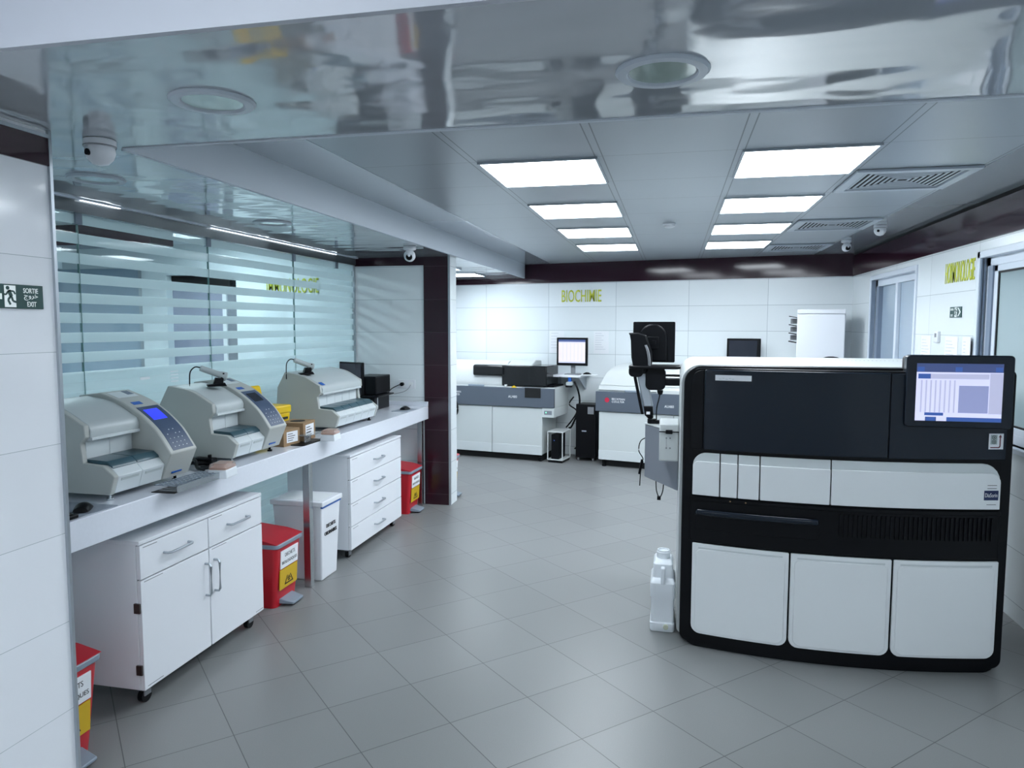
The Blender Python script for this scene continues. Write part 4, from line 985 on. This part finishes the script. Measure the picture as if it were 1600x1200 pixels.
G().cyl((0, 0, 0), 0.03, 0.03).tube([(0.0, 0, 0.03), (-0.03, 0, 0.06)], 0.018).box(-0.005, 0.05, -0.02, 0.02, 0.0, 0.022).build('base_joint', m_black, AR, 0.003)
G().hexa([(-0.045, -0.03, 0.05), (0.01, -0.03, 0.05), (0.01, 0.03, 0.05), (-0.045, 0.03, 0.05)], [(-0.055, -0.03, 0.115), (0.004, -0.03, 0.115), (0.004, 0.03, 0.115), (-0.055, 0.03, 0.115)]).build('lower_joint', m_black, AR, 0.005)
G().box(-0.036, -0.012, -0.0325, -0.030, 0.062, 0.080).build('joint_label', m_paper, AR)
G().hexa([(-0.055, -0.028, 0.11), (0.008, -0.028, 0.11), (0.008, 0.028, 0.11), (-0.055, 0.028, 0.11)], [(-0.112, -0.028, 0.36), (-0.048, -0.028, 0.36), (-0.048, 0.028, 0.36), (-0.112, 0.028, 0.36)]).build('lower_arm', m_alu, AR, 0.010)
G().hexa([(-0.072, -0.02, 0.06), (-0.054, -0.02, 0.06), (-0.054, 0.02, 0.06), (-0.072, 0.02, 0.06)], [(-0.128, -0.02, 0.32), (-0.108, -0.02, 0.32), (-0.108, 0.02, 0.32), (-0.128, 0.02, 0.32)]).build('parallel_rod', m_black, AR, 0.004)
g = G(); g.prism([(-0.110, 0.335), (-0.045, 0.33), (-0.005, 0.40), (-0.008, 0.48), (-0.045, 0.585), (-0.100, 0.60), (-0.162, 0.60), (-0.152, 0.585), (-0.145, 0.55), (-0.140, 0.44), (-0.125, 0.36)], -0.04, 0.015, 'y'); g.build('upper_arm_cover', m_black, AR, 0.012)
g = G(); g.tube(smoothpts([(-0.045, -0.045, 0.52), (-0.028, -0.05, 0.48), (-0.018, -0.05, 0.42), (-0.018, -0.045, 0.37)], 5), 0.005).tube(smoothpts([(-0.052, -0.045, 0.52), (-0.038, -0.05, 0.48), (-0.028, -0.05, 0.42), (-0.028, -0.045, 0.37)], 5), 0.003)
g.build('arm_cable', m_grey, AR)
# keyboard tray
G().prism(rr(-0.155, 0.18, -0.08, 0.16, 0.04), 0.365, 0.385, 'z').build('keyboard_tray', m_black, AR, 0.006)
G().prism(rr(-0.155, -0.06, 0.31, 0.385, 0.03), -0.05, 0.05, 'y').build('tray_grip', m_black, AR, 0.006)
G().rbox(-0.045, 0.085, -0.05, 0.06, 0.225, 0.37, 0.035).build('tray_bracket', m_black, AR, 0.006)
G().box(0.06, 0.18, -0.04, 0.06, 0.255, 0.30).box(0.05, 0.18, -0.04, 0.06, 0.315, 0.325).build('side_holder', m_black, AR, 0.004)
g = G(); g.tube(smoothpts([(0.05, 0.02, 0.22), (0.045, 0.0, 0.17), (0.03, -0.01, 0.10), (0.03, 0.0, 0.01)], 5), 0.004).lathe([(0.012, 0.19), (0.018, 0.20), (0.02, 0.22)], (0.05, 0.02, 0)); g.build('drop_cable', m_black, AR)
t = thing('monitor', 'black monitor seen from behind on the swing arm', 'monitor', (-0.125, 5.02, 1.455), math.radians(-2))
G().rbox(-0.145, 0.135, 0.0, 0.035, 0.0, 0.275, 0.008).build('housing', m_black, t, 0.004)
g = G(); n = 20
P = [(-0.095, 0.0)] + [(-0.01+0.095*math.cos(PI-k*PI/n), 0.16+0.095*math.sin(PI-k*PI/n)) for k in range(n+1)] + [(0.085, 0.0)]
g.prism([(a, b+0.005) for a, b in P], -0.022, 0.0, 'y'); g.build('rear_bulge', m_black, t, 0.010, seg=3)
G().box(-0.045, 0.03, -0.035, -0.022, 0.09, 0.175).build('mount_plate', m_black, t, 0.004)
G().box(-0.14, 0.13, 0.035, 0.037, 0.012, 0.265).build('screen', m_lcdoff, t)
G().box(-0.012, 0.012, -0.08, -0.022, 0.125, 0.150).build('mount_neck', m_black, t)

# plastic tank beside the analyzer
t = thing('plastic_tank', 'translucent white plastic liquid tank on the floor beside the large analyzer', 'liquid tank', (-0.032, 4.13, 0))
g = G(); bm = g.bm; rows = []
for z, sx, sy_, r in ((0.0, 0.064, 0.12, 0.018), (0.01, 0.068, 0.125, 0.018), (0.05, 0.068, 0.125, 0.016), (0.055, 0.063, 0.12, 0.014), (0.19, 0.063, 0.12, 0.014), (0.20, 0.068, 0.125, 0.016), (0.275, 0.068, 0.125, 0.018), (0.295, 0.058, 0.11, 0.02), (0.30, 0.055, 0.10, 0.02), (0.375, 0.054, 0.095, 0.02), (0.392, 0.044, 0.07, 0.02)):
    rows.append([bm.verts.new((p[0], p[1], z)) for p in rr(-sx, sx, -sy_, sy_, r, 4)])
n = len(rows[0])
for A, B in zip(rows, rows[1:]):
    for i in range(n): g._f([A[i], A[(i+1) % n], B[(i+1) % n], B[i]])
g._f(rows[0][::-1]); g._f(rows[-1]); g.build('body', m_tank, t, 0.002)
G().lathe([(0.036, 0.392), (0.038, 0.397), (0.038, 0.425), (0.034, 0.43), (0.034, 0.437), (0.028, 0.437), (0.028, 0.431)], (0, -0.01, 0)).build('cap', m_tank, t, 0.001)
g = G().box(-0.012, 0.012, -0.128, -0.09, 0.27, 0.365); g.build('handle', m_tank, t, 0.006)
o = G().cyl((0.02, -0.125, 0.035), 0.014, -0.018, 'y', 16).build('spout', mat('beige spout', (0.55, 0.58, 0.45), 0.5), t, 0.002)

# ================================================================== BACK MACHINES
def words(par, x, z, y, ws, h, m=m_paper):
    for i, (s, w_) in enumerate(ws): text('maker_word', s, h, m, (x, y, z-i*h*1.35), RF, w_, par, 0.001)
a1 = math.radians(9.5)
t = thing('chemistry_analyzer', 'wide white and slate chemistry analyzer at the back, left one with smoked cover', 'lab analyzer', (-1.57, 8.845, 0), -a1)
G().box(-1.37, -0.012, 0.02, 0.56, 0.09, 0.68).build('cabinet', m_mach, t, 0.004)
for a, b in ((-1.37, -0.695), (-0.688, -0.012)):
    o = G().box(a, b, 0.0, 0.02, 0.085, 0.672).build('cabinet_door', m_mach, t, 0.004)
    G().box(a, b, -0.004, 0.0, 0.085, 0.20).build('kick_strip', m_panelw2, o, 0.002)
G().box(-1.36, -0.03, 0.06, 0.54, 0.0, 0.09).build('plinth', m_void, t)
for x in (-0.05, -1.3):
    G().cyl((x, 0.05, 0.0), 0.02, 0.05).cyl((x-0.02, 0.05, 0.02), 0.018, 0.04, 'x', 14).build('foot', m_black, t)
G().box(-1.385, 0.15, -0.02, 0.02, 0.685, 0.925).build('front_band', m_band, t, 0.004)
G().box(-1.38, 0.148, 0.02, 0.58, 0.685, 0.935).build('deck', m_mach, t, 0.004)
G().box(-0.010, 0.148, -0.012, 0.56, 0.565, 0.684).build('control_box', m_mach, t, 0.004)
o = G().box(0.02, 0.12, -0.0135, -0.011, 0.60, 0.65).build('switch_panel', m_greyp, t)
G().cyl((0.045, -0.0135, 0.628), 0.007, -0.003, 'y', 10).build('indicator', m_led, o)
# long white cover with rounded shoulder, lower front part on the left
prof = [(0.03, 0.93), (0.03, 0.99), (0.07, 1.12), (0.13, 1.20), (0.22, 1.245), (0.40, 1.25), (0.52, 1.22), (0.55, 0.93)]
G().prism(smoothpts(prof[:7], 4)+[prof[7]], -1.36, -0.53, 'x').build('white_cover', m_silver, t, 0.006)
G().prism([(0.10, 1.19), (0.30, 1.262), (0.50, 1.25), (0.52, 0.96), (0.10, 0.96)], -0.56, -0.20, 'x').build('rear_cover', m_mach, t, 0.01)
G().prism([(0.0, 1.065), (0.0, 1.195), (0.035, 1.205), (0.12, 1.205), (0.12, 1.065)], -0.965, -0.50, 'x').build('smoked_window', m_smoke, t, 0.02, seg=3)
G().box(-0.56, 0.045, 0.0, 0.46, 0.945, 1.203).build('smoked_cover', m_smoke, t, 0.012)
G().box(-1.02, -0.80, -0.024, 0.0, 0.925, 0.950).build('grip', m_gplast, t, 0.004)
G().box(-0.235, -0.025, -0.024, -0.018, 0.805, 0.93).build('dark_recess', m_void, t)
G().box(-0.02, 0.12, 0.06, 0.45, 0.935, 0.955).build('sample_tray', m_black, t, 0.004)
G().box(-0.62, -0.28, -0.015, 0.0, 0.925, 0.935).cyl((-0.50, -0.005, 0.935), 0.018, 0.025).build('sample_rack', m_silver, t, 0.002)
G().prism([(-0.42, 0.925), (-0.34, 0.925), (-0.38, 0.955)], -0.026, -0.022, 'y').build('warning_sticker', m_yplast, t)
words(t, -1.28, 0.835, -0.0215, (('BECKMAN', 0.155), ('COULTER', 0.14)), 0.026)
text('model_word', 'AU480', 0.032, m_paper, (-0.46, -0.0215, 0.795), RF, 0.12, t, 0.001)
G().cyl((-1.34, -0.020, 0.825), 0.035, -0.003, 'y', 20).build('logo_disc', m_redlogo, t)
G().tube(smoothpts([(-1.22, -0.03, 0.77), (-1.17, -0.05, 0.70), (-1.16, -0.05, 0.60), (-1.20, -0.03, 0.54), (-1.26, -0.03, 0.53)], 5), 0.013).build('waste_hose', m_black, t)

a2 = math.radians(12.5)
t = thing('chemistry_analyzer', 'wide white and slate chemistry analyzer at the back, right one with red round logo', 'lab analyzer', (-0.864, 8.753, 0), -a2)
G().box(0.0, 1.40, 0.02, 0.52, 0.09, 0.68).build('cabinet', m_mach, t, 0.004)
for a, b in ((0.0, 0.90), (0.907, 1.40)):
    o = G().box(a, b, 0.0, 0.02, 0.085, 0.665).build('cabinet_door', m_mach, t, 0.004)
    G().box(a, b, -0.004, 0.0, 0.085, 0.20).build('kick_strip', m_panelw2, o, 0.002)
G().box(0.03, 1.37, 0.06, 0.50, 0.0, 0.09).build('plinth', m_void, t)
G().cyl((0.06, 0.04, 0.0), 0.028, 0.02).cyl((0.06, 0.04, 0.02), 0.014, 0.07).build('foot', m_black, t)
G().box(-0.04, 1.43, -0.02, 0.02, 0.675, 0.915).build('front_band', m_band, t, 0.004)
G().box(-0.035, 1.42, 0.02, 0.53, 0.675, 0.93).build('deck', m_mach, t, 0.004)
# lid with a sloping left end
g = G()
g.hexa([(-0.015, 0.0, 0.93), (1.40, 0.0, 0.93), (1.40, 0.50, 0.93), (-0.015, 0.50, 0.93)], [(-0.010, 0.02, 0.985), (1.40, 0.02, 0.985), (1.40, 0.5, 0.985), (-0.010, 0.5, 0.985)])
g.build('lid_rim', m_silver, t, 0.008)
rows = []; g = G(); bm = g.bm
for z, l, f in ((0.985, -0.008, 0.022), (1.06, 0.025, 0.05), (1.14, 0.065, 0.085), (1.20, 0.12, 0.13), (1.235, 0.20, 0.20), (1.245, 0.32, 0.30)):
    rows.append([bm.verts.new(p) for p in ((l, f, z), (1.39, f, z), (1.39, 0.50, z), (l, 0.50, z))])
for A, B in zip(rows, rows[1:]):
    for i in range(4): g._f([A[i], B[i], B[(i+1) % 4], A[(i+1) % 4]])
g._f(rows[0]); g._f(rows[-1]); g.build('lid', m_silver, t, 0.01)
G().box(0.32, 0.55, -0.024, 0.0, 0.915, 0.940).build('grip', m_gplast, t, 0.004)
G().box(0.70, 1.30, -0.015, 0.05, 0.915, 0.955).build('sample_rack', m_silver, t, 0.002)
g = G()
for k in range(9):
    a = k*2*PI/9; g.cyl((0.105+0.020*math.cos(a), -0.020, 0.815+0.020*math.sin(a)), 0.010, -0.003, 'y', 10)
g.cyl((0.105, -0.020, 0.815), 0.020, -0.0035, 'y', 14); g.build('logo_disc', m_redlogo, t)
words(t, 0.165, 0.818, -0.0215, (('BECKMAN', 0.16), ('COULTER', 0.155)), 0.024)
text('model_word', 'AU480', 0.03, m_paper, (0.80, -0.0215, 0.755), RF, 0.11, t, 0.001)

# uninterruptible supply, computer holder
t = thing('power_supply_cabinet', 'tall black power supply cabinet on small wheels between the two back analyzers', 'power supply', (-1.185, 9.05, 0), -A11)
G().box(0, 0.262, 0, 0.26, 0.045, 0.72).build('case', m_black, t, 0.006)
o = G().box(0.155, 0.235, -0.003, 0.0, 0.60, 0.69).build('control_panel', m_grey, t, 0.002)
G().box(0.08, 0.14, -0.003, 0.0, 0.375, 0.390).build('badge', m_inkg, t)
for x in (0.03, 0.225): G().cyl((x-0.01, 0.03, 0.022), 0.022, 0.02, 'x', 16).cyl((x, 0.03, 0.035), 0.012, 0.015).build('wheel', m_grey, t)
t = thing('computer_holder', 'white open steel holder on the floor beside the left back analyzer', 'computer holder', (-1.515, 8.85, 0), -A11)
g = G().box(0, 0.205, 0, 0.30, 0.38, 0.392).box(0, 0.205, 0, 0.30, 0.03, 0.042)
for x in (0, 0.193):
    for y in (0, 0.288): g.box(x, x+0.012, y, y+0.012, 0.042, 0.38)
g.build('frame', m_silver, t, 0.002)
G().box(0.01, 0.195, 0.01, 0.29, 0.0, 0.03).build('base', m_black, t)
t = thing('desktop_computer', 'slim black computer standing inside the white steel holder', 'computer', (-1.515, 8.85, 0.042), -A11)
G().box(0.045, 0.145, 0.02, 0.27, 0, 0.31).build('case', m_black, t, 0.006)
G().cyl((0.085, 0.02, 0.235), 0.007, -0.003, 'y', 12).build('power_button', m_scrb, t)
# wall shelf with monitor
t = thing('wall_shelf', 'narrow white wall shelf behind the gap between the back analyzers', 'shelf', WB(-3.55, -0.43, 1.055), -A11)
G().box(-0.06, 0.48, 0, 0.43, 0, 0.028).build('board', m_lam, t, 0.003)
for x in (0.05, 0.40): G().prism([(0.10, 0.0), (0.43, 0.0), (0.43, -0.18), (0.41, -0.18)], x, x+0.02, 'x').build('bracket', m_alu, t)
MO = thing('monitor', 'black square monitor with lit worklist on the white wall shelf', 'monitor', WB(-3.22, -0.30, 1.083), -A11)
G().prism(rr(-0.09, 0.10, -0.08, 0.08, 0.03), 0, 0.012, 'z').build('foot', m_grey, MO)
G().box(-0.025, 0.03, 0.0, 0.03, 0.012, 0.2).build('neck', m_grey, MO, 0.004)
G().box(-0.205, 0.205, -0.035, 0.0, 0.115, 0.47).build('housing', m_black, MO, 0.006)
g = G(); g.m(0).box(-0.178, 0.178, -0.0365, -0.035, 0.15, 0.445); g.m(1).box(-0.178, 0.178, -0.037, -0.0365, 0.418, 0.445); g.m(2).box(-0.178, 0.178, -0.037, -0.0365, 0.405, 0.415)
for k in range(6): g.m(2).box(-0.12+k*0.05, -0.116+k*0.05, -0.037, -0.0365, 0.18, 0.40)
g.m(2).box(-0.178, 0.178, -0.037, -0.0365, 0.15, 0.168)
g.build('screen', [m_scrp, m_scrd, m_scrl], MO, smooth=False)
mouse('dark mouse on the right end of the white wall shelf', WB(-3.03, -0.28, 1.084), 0.3)
t = thing('notepad', 'white pad sticking out over the right end of the wall shelf', 'notepad', WB(-3.06, -0.40, 1.084), -A11)
G().box(0, 0.16, 0, 0.14, 0, 0.006).build('pad', m_paper, t)
t = thing('wall_scanner', 'white hand scanner with blue tip hanging under the wall shelf', 'barcode scanner', WB(-3.22, -0.40, 0.90), -A11)
G().rbox(-0.04, 0.04, -0.04, 0.02, 0.05, 0.10, 0.015).build('head', m_device, t, 0.004)
G().rbox(-0.045, 0.035, -0.042, 0.0, 0.03, 0.055, 0.008).build('window', m_black, t, 0.003)
G().rbox(-0.02, 0.02, -0.02, 0.02, 0.10, 0.16, 0.008).build('blue_tip', m_blue, t, 0.003)
g = G()
g.tube(smoothpts([WB(-3.17, -0.38, 1.0), WB(-3.12, -0.38, 0.9), WB(-3.10, -0.36, 0.75), WB(-3.13, -0.36, 0.6), WB(-3.22, -0.32, 0.42), WB(-3.26, -0.3, 0.40)], 5), 0.012)
g.tube(smoothpts([WB(-3.20, -0.30, 0.80), WB(-3.26, -0.30, 0.7), WB(-3.16, -0.30, 0.62), WB(-3.22, -0.3, 0.5), WB(-3.30, -0.3, 0.40)], 5), 0.009)
g.tube(smoothpts([WB(-3.20, -0.25, 0.12), WB(-3.13, -0.22, 0.2), WB(-3.11, -0.16, 0.35), WB(-3.12, -0.12, 0.5)], 5), 0.010)
tag(g.build('cable_bundle', m_black), 'black cables hanging down the wall between the back analyzers', 'cable')

# right back corner: cabinet with trays, second shelf monitor, chair
t = thing('storage_cabinet', 'tall plain white cabinet in the far right corner', 'cabinet', (1.29, 8.27, 0), -A11)
G().box(0, 0.47, 0.02, 0.50, 0.0, 1.88).build('body', m_lam, t, 0.004)
G().box(0.003, 0.467, 0, 0.02, 0.05, 1.83).build('door', m_lam, t, 0.004)
G().box(-0.0, 0.47, -0.004, 0.02, 1.835, 1.882).build('top_rail', m_lam, t, 0.003)
t = thing('letter_trays', 'stack of grey letter trays on the left side of the tall white cabinet', 'letter trays', (1.29, 8.27, 1.52), -A11)
for k in range(4):
    G().hexa([(-0.085, 0.02, 0.015+k*0.09), (-0.004, 0.02, 0.0+k*0.09), (-0.004, 0.26, 0.0+k*0.09), (-0.085, 0.26, 0.015+k*0.09)], [(-0.085, 0.02, 0.024+k*0.09), (-0.004, 0.02, 0.008+k*0.09), (-0.004, 0.26, 0.008+k*0.09), (-0.085, 0.26, 0.024+k*0.09)]).build('tray', m_black, t)
    if k < 3: G().box(-0.075, -0.005, 0.22, 0.23, 0.03+k*0.09, 0.085+k*0.09).build('tray_back', m_grey, t)
t = thing('wall_shelf', 'white wall shelf carrying the unlit monitor near the far right corner', 'shelf', WB(-1.37, -0.30, 1.055), -A11)
G().box(0, 0.62, 0, 0.295, 0, 0.028).build('board', m_lam, t, 0.003)
G().prism([(0.05, 0.0), (0.295, 0.0), (0.295, -0.18), (0.27, -0.18)], 0.3, 0.32, 'x').build('bracket', m_alu, t)
MO2 = thing('monitor', 'small unlit black monitor on the back wall above the large analyzer', 'monitor', WB(-1.153, -0.14, 1.083), -A11)
G().prism(rr(-0.09, 0.10, -0.07, 0.07, 0.03), 0, 0.012, 'z').build('foot', m_grey, MO2)
G().box(-0.025, 0.03, 0.0, 0.03, 0.012, 0.2).build('neck', m_grey, MO2, 0.004)
G().box(-0.190, 0.190, -0.035, 0.0, 0.145, 0.475).build('housing', m_black, MO2, 0.006)
G().box(-0.165, 0.150, -0.0365, -0.035, 0.175, 0.450).build('screen', m_lcdoff, MO2)
t = thing('office_chair', 'black office chair whose rounded back shows over the large analyzer', 'chair', (1.52, 7.65, 0), math.radians(8))
g = G(); g.prism([(p[0], p[1]) for p in rr(-0.15, 0.15, 0.62, 1.405, (0.08, 0.08, 0.13, 0.13), 6)], -0.03, 0.03, 'y'); g.build('backrest', m_black, t, 0.02, seg=3)
G().prism(rr(-0.24, 0.24, -0.02, 0.44, 0.08), 0.44, 0.52, 'z').build('seat', m_black, t, 0.02)
G().box(-0.03, 0.03, 0.0, 0.06, 0.40, 0.66).cyl((0, 0.2, 0.10), 0.03, 0.34).build('post', m_black, t)
for k in range(5):
    a = k*2*PI/5
    o = G().tube([(0, 0.2, 0.11), (0.26*math.cos(a), 0.2+0.26*math.sin(a), 0.075)], 0.018).build('base_leg', m_black, t)
    G().cyl((0.26*math.cos(a)-0.012, 0.2+0.26*math.sin(a), 0.028), 0.028, 0.024, 'x', 14).build('wheel', m_black, o)
# cabinet body right of the analyzer
tag(G().tube(smoothpts([(1.64, 4.95, 0.009), (1.74, 4.9, 0.009), (1.83, 4.95, 0.012), (1.90, 4.98, 0.10), (1.945, 4.98, 0.2)], 6), 0.008).build('floor_cable', m_black), 'black cable curving up the right wall behind the large analyzer', 'cable')
